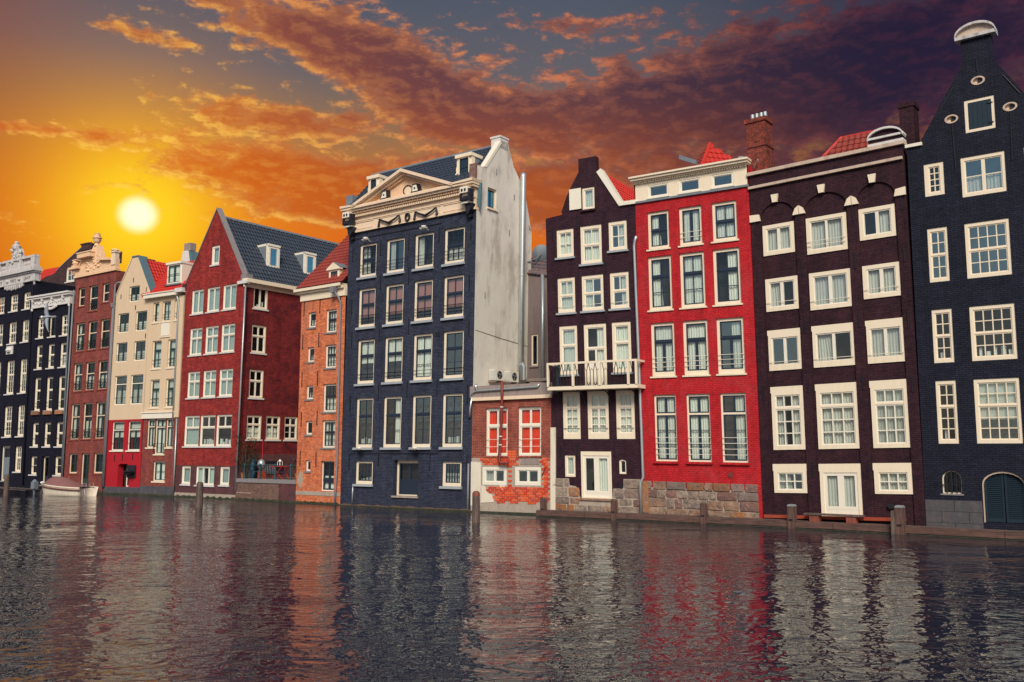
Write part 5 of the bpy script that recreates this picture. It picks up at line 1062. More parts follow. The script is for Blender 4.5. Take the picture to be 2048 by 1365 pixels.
# ================================================================== HOUSE 9: scarlet
F = house('canal_house', 'scarlet painted brick house with a cream attic and rough stone plinth', (5.70, 40.79), 34.5, -.0130, -.010, 5.33)
st = dict(rec=.09, cw=.12, ct=.13, cb=.14, cas='cream', sash='sash_navy', pane='pane', sill='cream', sproud=.06, sh=.07, sw=.055, bt=.03, tmat='sash', tr=.07, cmat='curtain')
for (a0, a1) in ((.69, 1.68), (2.20, 3.18), (3.71, 4.68)): window(F, a0, a1, 14.22, 14.80, rec=.02, cw=.07, cas='white_paint', sash='white_paint', lights=((1., 1, 1),), sw=.03, pane='pane_teal', sill='white_paint', sproud=.05, sh=.05)
C9 = ((.61, 1.65), (2.13, 3.19), (3.66, 4.77))
for i, (a0, a1) in enumerate(C9):
    window(F, a0, a1, 11.86, 13.57, lights=((1., 2, 1),) if i == 1 else ((.5, 2, 1), (.5, 2, 1)), mull=.13 if i == 1 else None, curtain=('left', 'full', 'full')[i], rails=2 if i == 1 else 0, rail_h=.45, rmat='white_paint', **st)
    window(F, a0-.04, a1+.05, 9.12, 11.53, lights=((.36, 2, 1), (.64, 2, 2)), curtain=('left', 'full', 'right')[i], **st)
    window(F, a0, a1+.09, 6.19, 8.55, lights=((.34, 1, 1), (.66, 2, 1)), mull=.12, curtain=('full', 'full', 'right')[i], rails=3, rail_h=.62, rmat='white_paint', **dict(st, cb=.20))
    window(F, a0+.05, a1+.06, 2.52, 5.39, lights=((.27, 2, 1), (.73, 2, 3)), mull=.10, curtain=('full', 'full', 'right')[i], rails=4, rail_h=.95, rmat='white_paint', **dict(st, tmat=None, tr=.08, cw=.075, ct=.10, cb=.07, sill='brick_scarlet', sproud=.1, sh=.1))
wall(F, [(0, 1.4), (5.33, 1.4), (5.33, 14.1), (0, 14.1)], 'brick_scarlet'); wall(F, [(.06, 14.1), (5.29, 14.1), (5.29, 15.0), (.06, 15.0)], 'cream'); unlit_room(F, .1, 5.2, 2, 14.9)
wall(F, [(0, -.5), (5.33, -.5), (5.33, 1.4), (0, 1.4)], 'cement', holes=[]); body(F, 5.33, 15.0, 9, 'brick_scarlet')
part(F, 'lead_ledge', MB().box(-.02, 5.35, 14.04, 14.13, 0, .09), 'lead')
cn = MB().box(.0, 5.34, 15.0, 15.06, -.2, .14).box(-.06, 5.4, 15.06, 15.16, -.2, .26).box(-.1, 5.44, 15.16, 15.24, -.2, .34); part(F, 'cornice', cn, 'cream'); dn = MB()
for i in range(46): dn.box(.06+i*.115, .12+i*.115, 14.93, 15.0, 0, .10)
part(F, 'dentils', dn, 'cream')
stones(F, None, .02, 5.22, .2, (.33, .42, .36, .36), excl=(), ln=(.3, 1.15), topcut=lambda a: 1.76-.02*a); part(F, 'red_quoin', MB().box(5.2, 5.34, -.1, 1.6, 0, .05), 'brick_scarlet'); part(F, 'red_stain', MB().box(.02, .32, .3, 1.66, .02, .085), 'stone_rust')
part(F, 'round_vent', MB().prism([(4.05+.13*math.cos(R(t_)), 2.0+.13*math.sin(R(t_))) for t_ in range(0, 360, 24)], 0, .03).prism([(4.05+.07*math.cos(R(t_)), 2.0+.07*math.sin(R(t_))) for t_ in range(0, 360, 24)], .03, .05), 'pipe_red')
px, py = 2.1, 3.0
apex = (2.12, 3.4, 17.35); base4 = [(-.3, 3.8, 15.3), (2.25, 1.6, 15.3), (4.5, 4.4, 15.3), (1.6, 6.4, 15.3)]
for i in range(4): sheet(F.root, 'roof', [base4[i], base4[(i+1) % 4], apex], 'tile_red', .05)
def tri_tiles(p, q, ap, mt):
    p, q, ap = Vector(p), Vector(q), Vector(ap); U = q-p; mid = (ap-p).dot(U)/U.length_squared; V = ap-(p+U*mid)
    tiles(F.root, p+Vector((0, 0, .03)), U, V, mt, clip=lambda s, t: mid*t < s < 1-(1-mid)*t, tw=.25, th=.32)
tri_tiles(base4[0], base4[1], apex, 'tile_brick'); tri_tiles(base4[1], base4[2], apex, 'tile_red')
part(Face(F.root), 'ridge_tiles', MB().tube([(apex[0], apex[2]+.04, -apex[1]), (base4[1][0], base4[1][2]+.05, -base4[1][1])], .10, 6), 'tile_red')
part(F, 'hoist_beam', MB().prism([(2.38, 15.66), (2.42, 15.84), (3.2, 15.46), (3.15, 15.3)], .2, .36), 'lead'); part(F, 'roof_hatch', MB().prism([(4.45, 15.2), (5.1, 15.2), (5.0, 15.55), (4.8, 15.6)], -1.2, -.5), 'zinc')

# ================================================================== HOUSE 10: dark plum with blind arches
F = house('canal_house', 'broad dark plum brick house with three blind arches and white keystones', (10.10, 37.77), 38, -.0107, .018, 6.18)
B = Face(F.root, F.k, F.m); B.map = lambda a, b, w, f=F: Face.map(f, a, b, w-.075)
bays = ((.42, 1.88, 12.48, 13.11), (2.27, 3.97, 12.48, 13.14), (4.38, 5.80, 12.55, 13.16))
for (x0, x1, sp, tp_) in bays:
    F.holes.append([(x0, .15), (x1, .15)]+[((x0+x1)/2+(x1-x0)/2*math.cos(math.pi*i/16), sp+(tp_-sp)*math.sin(math.pi*i/16)) for i in range(17)])
st = dict(rec=-.05, cdepth=.14, cas='cream', sash='white_paint', pane='pane', sill=None, tr=.08, cmat='curtain_grey')
C10 = ((.48, 1.80), (2.31, 3.91), (4.40, 5.74))
for i, (a0, a1) in enumerate(C10):
    window(B, a0, a1, (10.93, 10.72, 10.96)[i], 12.2, cw=.15, ct=.15, cb=.16, lights=((1., 2, 1),), mull=.12 if i != 1 else .09, rails=2 if i == 1 else 0, rail_h=.35, rmat='white_paint', curtain=('full', 'full', 'right')[i], **st)
    window(B, a0+.02, a1+.06, (8.6, 8.46, 8.66)[i], 9.95, cw=.16, ct=.15, cb=.16, lights=((1., 2, 1),), mull=.13, rails=1, rail_h=.2, rmat='white_paint', curtain=('left', 'full', 'full')[i], **st)
    window(B, a0+.04, a1+.08, 6.17, 7.62, cw=.13, ct=.12, cb=.22, lights=((1., 2, 1),), mull=.11, rails=1, rail_h=.12, rmat='white_paint', curtain=(None, 'left', 'full')[i], lintel=.20, **dict(st, pane=('pane_teal', 'pane', 'pane')[i]))
    window(B, a0+.07, a1+.07, 2.98, 5.26, cw=.15, ct=.10, cb=.16, lights=((.25, 3, 1), (.75, 3, 3)), bt=.04, curtain=('both', 'full', 'full')[i], lintel=.25, **st)
    if i != 1: window(B, a0+.03, a1+.05, 1.28, 2.15, cw=.16, ct=.08, cb=.12, lights=((1., 3, 2),), bt=.04, curtain='full' if i else 'left', lintel=.27, **st)
window(B, 2.37, 3.95, .40, 2.12, cw=.14, ct=.05, cb=.05, rec=-.04, cdepth=.12, cas='cream', sash='white_paint', lights=((1., 2, 1),), mull=.24, sw=.12, door_panel=.22, curtain='full', cmat='curtain_grey', lintel=.29, sill=None, pane='pane', name='door')
out = [(0, -.5), (6.18, -.5), (6.2, 14.42), (0, 14.42)]
wall(F, out, 'brick_plum_dark', depth=.08, thick=.3); wall(B, [(.36, .1), (5.9, .1), (5.9, 13.3), (.36, 13.3)], 'brick_plum_dark', name='bay_wall'); unlit_room(B, .4, 5.8, .4, 13.0, off=-.7); body(F, 6.18, 14.4, 9, 'brick_plum_dark')
part(F, 'coping', MB().box(-.06, 6.26, 14.42, 14.56, -.35, .12), 'tan_stone'); part(F, 'string_course', MB().box(-.02, 6.16, 13.84, 13.95, 0, .12), 'tan_stone')
for (c_, tp_) in ((1.09, 13.10), (3.02, 13.13), (5.0, 13.15)): part(F, 'keystone', MB().prism([(c_-.10, tp_), (c_+.10, tp_), (c_+.15, tp_+.33), (c_-.15, tp_+.33)], 0, .10), 'cream')
for (x0, x1) in ((-.02, .44), (1.86, 2.29), (3.95, 4.40), (5.78, 6.2)):
    md = (x0+x1)/2
    if x0 < 0: q = [(x0, 12.42), (x1, 12.42), (x1-.06, 12.70), (x0, 12.72)]
    elif x0 > 5: q = [(x0, 12.45), (x1, 12.45), (x1, 12.76), (x0+.06, 12.72)]
    else: q = None
    if q: part(F, 'impost_block', MB().prism(q, 0, .09), 'cream')
    else:
        part(F, 'impost_block', MB().prism([(x0-.05, 12.42), (md-.012, 12.42), (md-.012, 12.78), (x0+.06, 12.68)], 0, .09), 'cream'); part(F, 'impost_block', MB().prism([(md+.012, 12.42), (x1+.05, 12.42), (x1-.06, 12.68), (md+.012, 12.78)], 0, .09), 'cream')
anchors(F, [(.2, 11.9), (2.06, 11.8), (4.18, 11.8), (6.0, 11.9), (.2, 9.9), (2.08, 9.9), (4.18, 9.9), (6.0, 9.9), (.2, 7.6), (2.1, 7.6), (4.2, 7.6), (6.0, 7.4), (.22, 5.0), (2.1, 5.2), (4.22, 5.2), (6.0, 5.0), (2.12, 1.9), (4.25, 1.9)], ln=.62)
sg = [(4.95, 14.62), (6.2, 14.62)]+[(5.575+.625*math.cos(math.pi*i/12), 14.86+.34*math.sin(math.pi*i/12)) for i in range(13)]
part(F, 'segmental_pediment', MB().prism(sg, -.3, .02), 'brick_plum_dark'); arc = [(5.575+.66*math.cos(math.pi*i/12), 14.84+.38*math.sin(math.pi*i/12), 0) for i in range(13)]
ab = MB()
for p, q in zip(arc, arc[1:]): ab.prism([(p[0], p[1]-.07), (q[0], q[1]-.07), (q[0], q[1]+.01), (p[0], p[1]+.01)], -.34, .14)
part(F, 'pediment_arch', ab, 'white_stone'); part(F, 'pediment_base', MB().box(4.92, 6.24, 14.56, 14.66, -.35, .1).box(4.9, 6.26, 14.82, 14.90, -.3, .1), 'white_stone')
part(F, 'chimney', MB().box(-.30, .55, 14.4, 17.05, -1.4, -.6), 'brick_chimney'); part(F, 'chimney_cap', MB().box(-.36, .61, 16.95, 17.12, -1.46, -.54), 'brick_chimney'); part(F, 'chimney_band', MB().box(-.34, .59, 15.85, 15.9, -1.44, -.56), 'brick_chimney')
for x in (-.15, .05, .25, .42): part(F, 'chimney_pot', MB().lathe([(.08, 0), (.085, .34)], 0, 0, 8), 'zinc', (x, 17.1, -1.0))
part(F, 'satellite_bracket', MB().tube([(.0, 14.9, -.55), (.25, 15.25, -.4), (.3, 15.1, -.3)], .02, 5), 'zinc')
rf4 = [(1.3, 3.0, 15.0), (4.9, 3.0, 15.0), (4.3, 3.9, 16.55), (2.5, 3.9, 16.55)]
sheet(F.root, 'roof', rf4, 'tile_brick', .06); U_ = Vector(rf4[1])-Vector(rf4[0]); V_ = Vector((0, .9, 1.55))
tiles(F.root, Vector(rf4[0])+Vector((0, -.03, .04)), U_, V_, 'tile_brick', clip=lambda s, t: .333*t < s < 1-.167*t, tw=.25, th=.3)
sheet(F.root, 'roof', [rf4[1], (5.0, 6, 15.0), (4.3, 5.0, 16.55), rf4[2]], 'tile_red', .06); sheet(F.root, 'roof', [rf4[0], rf4[3], (2.5, 5.0, 16.55), (1.3, 6, 15.)], 'tile_red', .06); sheet(F.root, 'roof', [rf4[3], rf4[2], (4.3, 5.0, 16.55), (2.5, 5.0, 16.55)], 'tile_red', .06)
part(Face(F.root), 'ridge_tiles', MB().tube([(4.9, 15.05, -3.0), (4.3, 16.6, -3.9)], .09, 6).tube([(1.3, 15.05, -3.0), (2.5, 16.6, -3.9)], .09, 6).tube([(2.5, 16.6, -3.9), (4.3, 16.6, -3.9)], .07, 6), 'tile_red')
part(F, 'round_vent', MB().prism([(5.0+.13*math.cos(R(t_)), .85+.11*math.sin(R(t_))) for t_ in range(0, 360, 30)], 0, .05), 'iron')
part(F, 'red_timber', MB().box(.1, 5.5, .30, .42, .0, .16), 'orange_paint')
F10 = F

# ================================================================== HOUSE 11: near-black neck gable at the right edge
F = house('canal_house', 'tall near-black neck gable house at the right edge with many-paned cream windows', (14.97, 33.96), 38, -.0007, 0, 5.15)
st = dict(rec=.03, cw=.11, ct=.13, cb=.13, cas='cream', sash='cream', pane='pane', sill=None, tr=.05, bt=.034, sw=.04)
window(F, 1.83, 3.28, 12.12, 13.60, lights=((1., 2, 2),), mull=.12, curtain='lace', cmat='curtain_grey', **st)
window(F, .56, 1.25, 12.36, 13.60, lights=((1., 2, 4),), curtain=None, **dict(st, cw=.15)); window(F, 3.89, 4.58, 12.36, 13.60, lights=((1., 2, 4),), **dict(st, cw=.15))
for (b0, b1, L, S2, cu) in ((9.12, 11.14, ((.5, 4, 2), (.5, 4, 2)), ((.5, 2, 2), (.5, 2, 2)), None), (6.14, 8.10, ((.5, 4, 2), (.5, 4, 2)), ((.5, 2, 2), (.5, 2, 2)), 'objects'), (3.22, 5.49, ((.4, 4, 2), (.6, 4, 3)), ((.4, 2, 2), (.6, 2, 3)), 'half_blind')):
    window(F, 1.83, 3.28, b0, b1, lights=L, curtain=cu, **dict(st, pane='pane_teal' if b0 > 9 else 'pane')); window(F, .56, 1.25, b0, b1, lights=S2, curtain='objects' if b0 < 9 else None, **dict(st, cw=.09, pane='pane_teal' if b0 > 9 else 'pane')); window(F, 3.89, 4.58, b0, b1, lights=S2, **dict(st, cw=.09))
window(F, 2.06, 3.06, 14.49, 15.72, rec=.03, cw=.11, cas='cream', sash='shutter_blue', lights=((1., 1, 1),), pane='pane_dim', sill=None, name='hatch'); part(F, 'hatch_shutter', MB().box(2.17, 2.95, 14.60, 15.61, -.1, -.045).box(2.82, 3.0, 14.72, 14.75, -.05, .0).box(2.82, 3.0, 15.45, 15.48, -.05, .0), 'shutter_blue')
hp = MB()
for i in range(5): hp.box(2.18+i*.154, 2.325+i*.154, 14.61, 15.6, -.046, -.035)
part(F, 'hatch_boards', hp, 'shutter_blue')
for (ca, cb_) in ((2.57, 16.37), (1.61, 15.13), (3.55, 15.15)):
    F.holes.append([(ca+.22*math.cos(R(t_)), cb_+.15*math.sin(R(t_))) for t_ in range(0, 360, 24)])
    ov = MB(); n = 18
    for i in range(n):
        c0, s0, c1, s1 = math.cos(2*math.pi*i/n), math.sin(2*math.pi*i/n), math.cos(2*math.pi*(i+1)/n), math.sin(2*math.pi*(i+1)/n)
        ov.prism([(ca+.235*c0, cb_+.165*s0), (ca+.235*c1, cb_+.165*s1), (ca+.17*c1, cb_+.115*s1), (ca+.17*c0, cb_+.115*s0)], -.08, .02)
    part(F, 'oval_window', ov, 'tan_stone'); part(F, 'oval_shutter', MB().prism([(ca+.2*math.cos(R(t_)), cb_+.14*math.sin(R(t_))) for t_ in range(0, 360, 24)], -.14, -.10), 'peach'); part(F, 'oval_hatch', MB().box(ca-.02, ca+.13, cb_-.10, cb_+.09, -.10, -.06), 'shutter_black')
window(F, .60, 1.25, 1.44, 2.26, rec=.10, cw=.04, cas='cream', sash='shutter_black', lights=((1., 3, 2),), arch=.28, sh=.05, sproud=.03, sill='grey_stone', pane='pane_dim', hole=True); part(F, 'iron_bars', MB().tube([(.92, 1.45, -.04), (.92, 2.24, -.04)], .02, 5).tube([(.61, 1.75, -.04), (1.24, 1.75, -.04)], .02, 5).tube([(.76, 1.45, -.04), (.76, 2.2, -.04)], .015, 5).tube([(1.08, 1.45, -.04), (1.08, 2.2, -.04)], .015, 5), 'iron')
dh = [(1.91, .48), (3.25, .48)]+[(2.58+.67*math.cos(math.pi*i/12), 1.80+.46*math.sin(math.pi*i/12)) for i in range(13)]
F.holes.append(dh); fr_ = MB(); sc2 = lambda p, s: (2.58+(p[0]-2.58)*s, .48+(p[1]-.48)*(s if p[1] > .5 else 1))
for i in range(len(dh)): 
    if i == 1: continue
    fr_.prism([dh[i-1], dh[i], sc2(dh[i], .965), sc2(dh[i-1], .965)], -.22, -.04)
dr = part(F, 'door_frame', fr_, 'tan_stone')
for x0 in (1.96, 2.60):
    lf = MB(); lf.box(x0, x0+.06, .50, 2.05 if x0 < 2 else 2.2, -.2, -.13).box(x0+.54, x0+.6, .50, 2.2 if x0 < 2 else 2.05, -.2, -.13).box(x0+.06, x0+.54, .50, .64, -.2, -.13)
    part(F, 'door_leaf', lf, 'shutter_blue')
    for i in range(23): 
        y_ = .66+i*.067
        if y_ < 2.10: part(F, 'louvre_slat', MB().poly([(0, 0, 0), (.48, 0, 0), (.48, .06, -.05), (0, .06, -.05)]), 'shutter_blue', (x0+.06, y_, -.13), 'louvre')
part(F, 'door_back', MB().box(1.9, 3.3, .45, 2.3, -.3, -.25), 'shutter_black')
part(F, 'lintel_arch', MB().prism([(2.58+.66*math.cos(math.pi*i/12), 1.80+.45*math.sin(math.pi*i/12)) for i in range(13)]+[(1.95, 2.04), (3.21, 2.04)][:0], -.24, -.19), 'shutter_blue')
out = [(0, 1.22), (5.15, 1.22), (5.15, 14.34), (4.62, 14.34), (4.62, 14.55), (3.08, 17.1), (3.08, 18.0), (2.08, 18.0), (2.08, 17.12), (.52, 14.55), (.52, 14.34), (0, 14.34)]
out[0:2] = [(0, -.5), (5.15, -.5)]
wall(F, out, 'brick_ink', thick=.35); unlit_room(F, .1, 5, .5, 14.2); unlit_room(F, 1.75, 3.4, 14.3, 15.8); body(F, 5.15, 14.3, 10, 'brick_ink')
for (x0, x1, xs) in ((0, 1.89, (0, .95, 1.89)), (0, 1.89, (0, .5, 1.4, 1.89)), (0, 1.89, (0, .95, 1.89))):
    pass
for r_, xs in enumerate(((.0, .98, 1.89), (.0, .55, 1.45, 1.89), (.0, .98, 1.89))):
    for sh_ in (0, 3.27):
        for p, q in zip(xs, xs[1:]): part(F, 'stone', MB().box(p+.008, q-.008, .02+r_*.40, .41+r_*.40, 0, .035+.006*((r_+int(p*10)) % 2)), 'granite', (sh_, 0, 0))
part(F, 'coping', MB().box(-.04, .56, 14.34, 14.46, -.3, .10), 'white_paint'); part(F, 'coping', MB().box(4.58, 5.2, 14.34, 14.46, -.3, .10), 'white_paint')
sgp = [(1.94, 18.14), (3.22, 18.14)]+[(2.58+.62*math.cos(math.pi*i/12), 18.16+.34*math.sin(math.pi*i/12)) for i in range(13)]
part(F, 'segmental_pediment', MB().prism(sgp, -.3, .04), 'tan_stone'); ab = MB(); arc = [(2.58+.68*math.cos(math.pi*i/12), 18.14+.42*math.sin(math.pi*i/12)) for i in range(13)]
for p, q in zip(arc, arc[1:]): ab.prism([(p[0], p[1]-.08), (q[0], q[1]-.08), (q[0], q[1]+.01), (p[0], p[1]+.01)], -.34, .18)
part(F, 'pediment_arch', ab, 'shaded_weathered_stone'); part(F, 'pediment_base', MB().box(1.9, 3.26, 18.0, 18.12, -.34, .16), 'shaded_weathered_stone')
for (p, q) in (((1.25, 15.55), (1.75, 16.35)), ((3.9, 15.55), (3.4, 16.35)), ((1.62, 14.9), (1.66, 13.2)), ((3.55, 14.9), (3.5, 13.2)), ((2.56, 17.2), (2.56, 16.75))): part(F, 'wall_anchor', MB().tube([(p[0], p[1], .02), (q[0], q[1], .02)], .018, 5), 'iron')
part(F, 'chimney', MB().box(-.42, .12, 14.3, 16.35, -1.5, -.8), 'brick_plum_dark'); part(F, 'chimney', MB().box(-.46, .16, 16.25, 16.42, -1.54, -.76), 'brick_plum_dark')
sheet(F.root, 'roof', [(2.58, .2, 17.2), (.5, .2, 14.4), (.5, 10, 14.4), (2.58, 10, 17.2)], 'tile_blue'); sheet(F.root, 'roof', [(2.58, .2, 17.2), (4.66, .2, 14.4), (4.66, 10, 14.4), (2.58, 10, 17.2)], 'tile_blue')
F11 = F

for (Ft, a0, a1) in ((F1, 0, 5.1), (F2, 0, 5.05), (F3, 0, 4.95), (F4, 0, 3.78), (F4b, 0, 3.5), (F5, 0, 6.15), (TF, 0, 5.5), (F6, 0, 3.7)):
    n_ = int((a1-a0)/.12); tp_ = [(a0+(a1-a0)*i/n_, .05+.07*random.random()+.05*math.sin(i*.6+a1)**2) for i in range(n_+1)]
    part(Ft, 'tide_stain', MB().prism([(a0, -.2), (a1, -.2)]+tp_[::-1], .0, .075), 'algae')
# ================================================================== wharf, posts, bench, boats, gull
WH = thing('timber_wharf', 'long low timber wharf along the water in front of the houses on the right', 'wharf', (1.8, 43.2, 0), 0.)
def WF(P, yaw, dz):
    c, s = math.cos(R(yaw)), math.sin(R(yaw)); f = Face(WH)
    f.map = lambda a, b, w: (P[0]+a*c-w*s-1.8, P[1]-a*s-w*c-43.2, b+dz); return f
for (P, yaw, a0, a1, dz, n) in (((1.80, 43.23), 32, -.3, 4.7, 0, 2), ((5.70, 40.79), 34.5, .0, 5.4, .003, 2), ((10.10, 37.77), 38, .0, 6.2, .006, 2), ((14.97, 33.96), 38, -.02, 5.4, .003, 2)):
    f = WF(P, yaw, dz); L_ = (a1-a0)/n
    for i in range(n): part(f, 'beam', MB().box(a0+i*L_+.01, a0+(i+1)*L_-.01, .04, .27, .62, .88), 'timber_beam')
    np_ = 3
    for j in range(np_):
        for i in range(n): part(f, 'deck_plank', MB().box(a0+i*L_+.01, a0+(i+1)*L_-.01, .2, .26+.004*j, .02+j*.2, .21+j*.2), 'timber_grey')
    part(f, 'algae_edge', MB().box(a0, a1, -.3, .02, .5, .86), 'algae'); part(f, 'under_beam', MB().box(a0, a1, -.3, .18, -.2, .5), 'cement_dark')
for (x, y, tz, wd, lb, mt) in ((-16.30, 48.86, 1.31, .36, 'round wooden mooring post in front of the crimson gabled house', 'timber_grey'), (-1.49, 38.89, 1.27, .34, 'tall grey mooring post with a red top in front of the brick extension', 'timber_grey'), (-33.23, 61.51, 1.37, .34, 'dark mooring post at the far left beside the dark boat', 'timber_grey')):
    p = thing('mooring_post', lb, 'mooring post', (x, y, 0), .3, 'mooring posts standing in the canal'); f = Face(p)
    o_ = MB(); r_ = wd/2; o_.lathe([(r_*1.05, -.8), (r_, .1), (r_*.98, tz-.25), (r_*.93, tz-.08), (r_*.8, tz)], 0, 0, 10); part(f, 'shaft', o_, mt)
    part(f, 'cap', MB().lathe([(r_*.99, tz-.16), (r_*.96, tz-.06), (r_*.5, tz+.03)], 0, 0, 10), 'timber_red' if x > -10 else 'timber_grey')
for (hf, a_, w_, tz, wd, lb) in (((1.80, 43.23, 32), .02, .72, .78, .23, 'square timber post on the wharf beside the brick extension'), ((1.80, 43.23, 32), 3.60, .80, .80, .23, 'square timber post on the wharf beside the plum house downpipe'), ((5.70, 40.79, 34.5), 3.15, .80, .78, .25, 'weathered timber post in front of the scarlet house plinth'), ((10.10, 37.77, 38), 1.52, .82, .84, .28, 'pale timber post with a capped top left of the white double doors'), ((10.10, 37.77, 38), 5.55, .95, .95, .30, 'pair of leaning timber posts bound together near the granite base')):
    P, yaw = hf[:2], hf[2]; c, s = math.cos(R(yaw)), math.sin(R(yaw))
    p = thing('wharf_post', lb, 'post', (P[0]+a_*c-w_*s, P[1]-a_*s-w_*c, 0), -R(yaw), 'timber posts on the wharf'); f = Face(p)
    h_ = wd/2; part(f, 'shaft', MB().prism([(-h_, -.5), (h_, -.5), (h_*.96, tz), (-h_*.98, tz)], -h_, h_), 'timber')
    part(f, 'cap', MB().prism([(-h_*1.05, tz), (h_*1.05, tz), (h_*.7, tz+.07), (-h_*.7, tz+.07)], -h_*1.05, h_*1.05), 'zinc' if wd > .27 else 'timber_grey'); part(f, 'bolt', MB().box(-h_*.6, h_*.5, .3, .36, h_, h_+.02), 'iron')
    if wd > .29: part(f, 'brace_post', MB().prism([(-h_-.16, -.4), (-h_-.01, -.4), (-h_-.01, tz-.12), (-h_-.13, tz-.12)], -.05, .14), 'timber_grey')
bn = place('bench_plank', 'low plank bench on two timber blocks under the white double doors', 'bench', F10, 2.0, .36, .42); f = Face(bn)
part(f, 'seat_plank', MB().box(-.1, 2.1, .16, .22, -.18, .2), 'timber_grey')
for x in (.1, 1.5): part(f, 'block', MB().box(x, x+.36, -.1, .16, -.14, .16), 'timber_red')

def hull(name, L, beam, h_, stern, flare=.75):
    mb = MB(); mb.smooth = True; n = 14; k = 7; rows = []
    for i in range(n+1):
        t = i/n; hw = beam/2*(math.sin(math.pi*min(t*.62+.0, .5))**.7 if t < .8 else 1-(t-.8)*.5); hw = max(hw, .02)
        sh_ = h_*(1.22-.5*t+.16*t*t); x = -L/2+L*t; rows.append(len(mb.v))
        for s in (-1, 1):
            for j in range(k):
                f = j/(k-1); z = -.25+(sh_+.25)*f; y = s*hw*(flare+(1-flare)*f)*(min(1, f*2.2+.35)); xx = x+(1-f)*(.28*(1-t)); mb.v.append((xx, y, z))
    for a, b in zip(rows, rows[1:]):
        for s in range(2):
            for j in range(k-1): q = (a+s*k+j, b+s*k+j, b+s*k+j+1, a+s*k+j+1); mb.f.append(q if s == 0 else q[::-1])
    mb.f.append(tuple(rows[-1]+j for j in range(k))+tuple(rows[-1]+k+j for j in range(k-1, -1, -1)))
    return mb, rows, k
bt_ = thing('motor_boat', 'small white motor boat under a brown canvas cover, moored before the red house', 'boat', (-29.35, 61.45, 0), -R(20))
hb, rows, k_ = hull('hull', 4.0, 1.75, .62, True); link('hull', hb.mesh('hull', 'hull_white'), bt_)
rl = MB(); top = [hb.v[r+k_-1] for r in rows]; top2 = [hb.v[r+2*k_-1] for r in rows]
rl.tube([(p[0], p[1], p[2]) for p in top], .045, 6); rl.tube(top2, .045, 6); link('gunwale', rl.mesh('gunwale', 'hull_white'), bt_)
rl = MB(); rl.tube([(p[0], p[1]*1.005, p[2]-.14) for p in top], .05, 5); rl.tube([(p[0], p[1]*1.005, p[2]-.14) for p in top2], .05, 5); link('rubbing_strake', rl.mesh('rubbing_strake', 'hull_brown'), bt_)
cv = MB(); cv.smooth = True; rws = []
for i in range(2, 14):
    t = i/14; x, yy, zz = top[i]; hgt = .62*math.sin(math.pi*min(1, max(0, (t-.08)/.9))**.62)*(1.0 if t < .5 else 1.0-(t-.5)*.7)
    rws.append(len(cv.v)); m_ = 9
    for j in range(m_):
        u = -1+2*j/(m_-1); cv.v.append((x, abs(yy)*1.02*u, zz-.02+max(hgt, .09)*(1-abs(u)**2.2)*(1+.02*math.sin(i*3+j*2))))
for a, b in zip(rws, rws[1:]):
    for j in range(8): cv.f.append((a+j, b+j, b+j+1, a+j+1))
link('canvas_cover', cv.mesh('canvas_cover', 'tarp'), bt_)
link('foredeck', MB().poly([(top[i][0], top[i][1], top[i][2]-.03) for i in range(4)]+[(top2[i][0], top2[i][1], top2[i][2]-.03) for i in range(3, -1, -1)]).mesh('foredeck', 'hull_white'), bt_)
link('windscreen', MB().poly([(-1.45, -.35, .74), (-1.45, .35, .74), (-1.2, .42, 1.1), (-1.2, -.42, 1.1)]).mesh('windscreen', 'pane_teal'), bt_)
for s in (-1, 1): link('fender', MB().ball((.1, 0, 0), (.09, .2, .09), 8, 5).mesh('fender', 'plain_white'), bt_, (-1.5, s*.5, .86)); 
sr = MB().tube([(1.9, -.5, .6), (2.0, -.5, .85), (2.05, -.3, .85), (2.05, -.3, .6)], .025, 6).tube([(1.9, .1, .6), (2.0, .1, .85), (2.05, .3, .85), (2.05, .3, .6)], .025, 6).tube([(2.02, -.6, .45), (2.1, -.6, .1), (2.1, -.4, .1), (2.02, -.4, .45)], .02, 5)
link('stern_rail', sr.mesh('stern_rail', 'chrome'), bt_); link('bow_cleat', MB().tube([(-1.8, 0, .74), (-1.8, 0, .86), (-1.65, 0, .88)], .03, 6).mesh('bow_cleat', 'chrome'), bt_)
db = thing('rowing_boat', 'low dark flat boat with an outboard motor beside the mooring post at far left', 'boat', (-33.9, 64.0, 0), -R(28))
hb2, rows2, _k = hull('hull', 3.8, 1.4, .34, True); link('hull', hb2.mesh('hull', 'shutter_black'), db); tp2 = [hb2.v[r+k_-1] for r in rows2]; rl = MB().tube(tp2, .03, 5).tube([hb2.v[r+2*k_-1] for r in rows2], .03, 5); link('gunwale', rl.mesh('gunwale', 'timber_grey'), db)
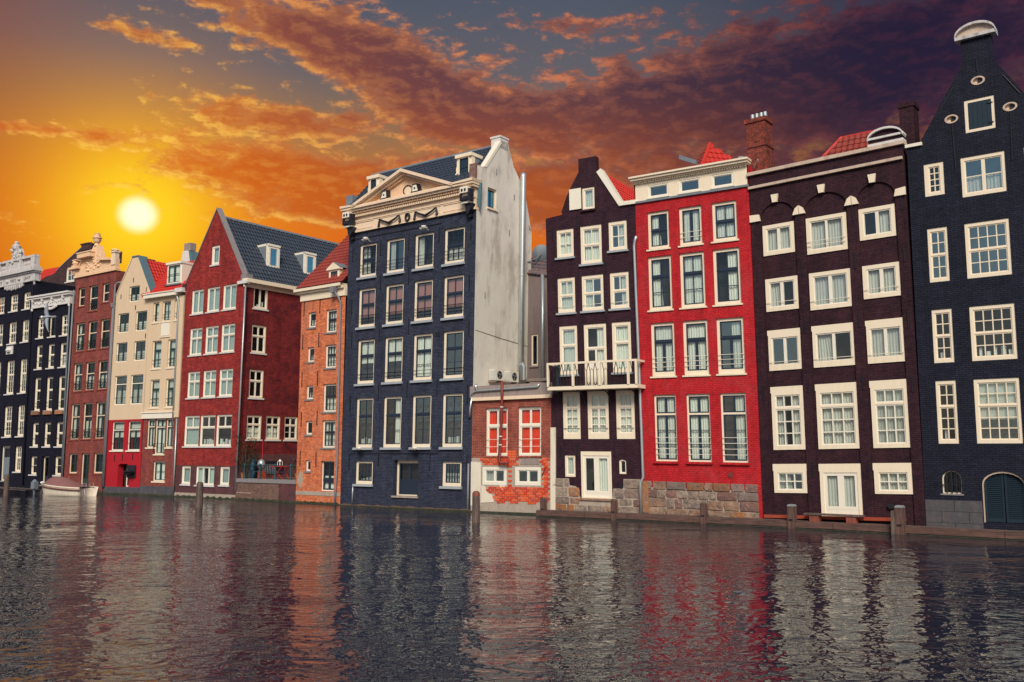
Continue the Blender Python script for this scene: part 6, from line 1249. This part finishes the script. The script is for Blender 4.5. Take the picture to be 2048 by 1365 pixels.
link('thwart', MB().box(-.2, .1, -.55, .55, .2, .24).mesh('thwart', 'timber'), db); link('thwart', MB().box(.9, 1.2, -.55, .55, .2, .24).mesh('thwart', 'timber'), db)
link('outboard_motor', MB().box(1.75, 2.1, -.16, .16, .4, .85).box(1.8, 1.95, -.06, .06, -.2, .4).ball((1.92, 0, .85), (.18, .16, .08), 8, 4).mesh('outboard_motor', 'lead'), db)

gu = MB(); gu.smooth = True
prof = [(-.30, .004), (-.27, .03), (-.22, .055), (-.16, .05), (-.08, .075), (.02, .085), (.12, .06), (.2, .035), (.30, .03), (.34, .005)]
gv = []
for (x, r_) in prof:
    gv.append(len(gu.v)); gu.v += [(x, r_*math.cos(6.2832*k2/8), r_*.9*math.sin(6.2832*k2/8)) for k2 in range(8)]
for a, b in zip(gv, gv[1:]):
    for k2 in range(8): gu.f.append((a+k2, a+(k2+1) % 8, b+(k2+1) % 8, b+k2))
for s in (1, -1):
    st_ = [(0, -.10, .14, .02), (.22, -.13, .10, .018), (.45, -.06, .11, .012), (.62, .02, .10, .008), (.80, .12, .13, .003)]
    wv = []
    for (z, x0, x1, th_) in st_:
        y_ = -.10*math.sin(z*2.2); wv.append(len(gu.v)); gu.v += [(x0, y_, s*z), ((x0+x1)/2, y_-th_, s*z), (x1, y_, s*z), ((x0+x1)/2, y_+th_, s*z)]
    for a, b in zip(wv, wv[1:]):
        for k2 in range(4): gu.f.append((a+k2, a+(k2+1) % 4, b+(k2+1) % 4, b+k2))
gl_ = thing('gull', 'grey and white gull flying banked with wings spread before the black houses', 'bird', (-22.85, 45, 9.49), 0., None, None)
o_ = link('body', gu.mesh('body', 'gull_grey'), gl_); link('beak', MB().prism([(-.36, -.015), (-.29, -.02), (-.29, .02)], -.015, .015).mesh('beak', 'stone_rust'), gl_); link('tail', MB().prism([(.26, -.03), (.46, -.09), (.46, .09), (.26, .03)], -.008, .008).mesh('tail', 'gull_white'), gl_); link('head', MB().ball((-.235, 0, 0), (.07, .06, .06), 8, 6).mesh('head', 'gull_white'), gl_)
gl_.rotation_euler = (0, R(-4), R(4))
sc.render.engine = 'CYCLES'
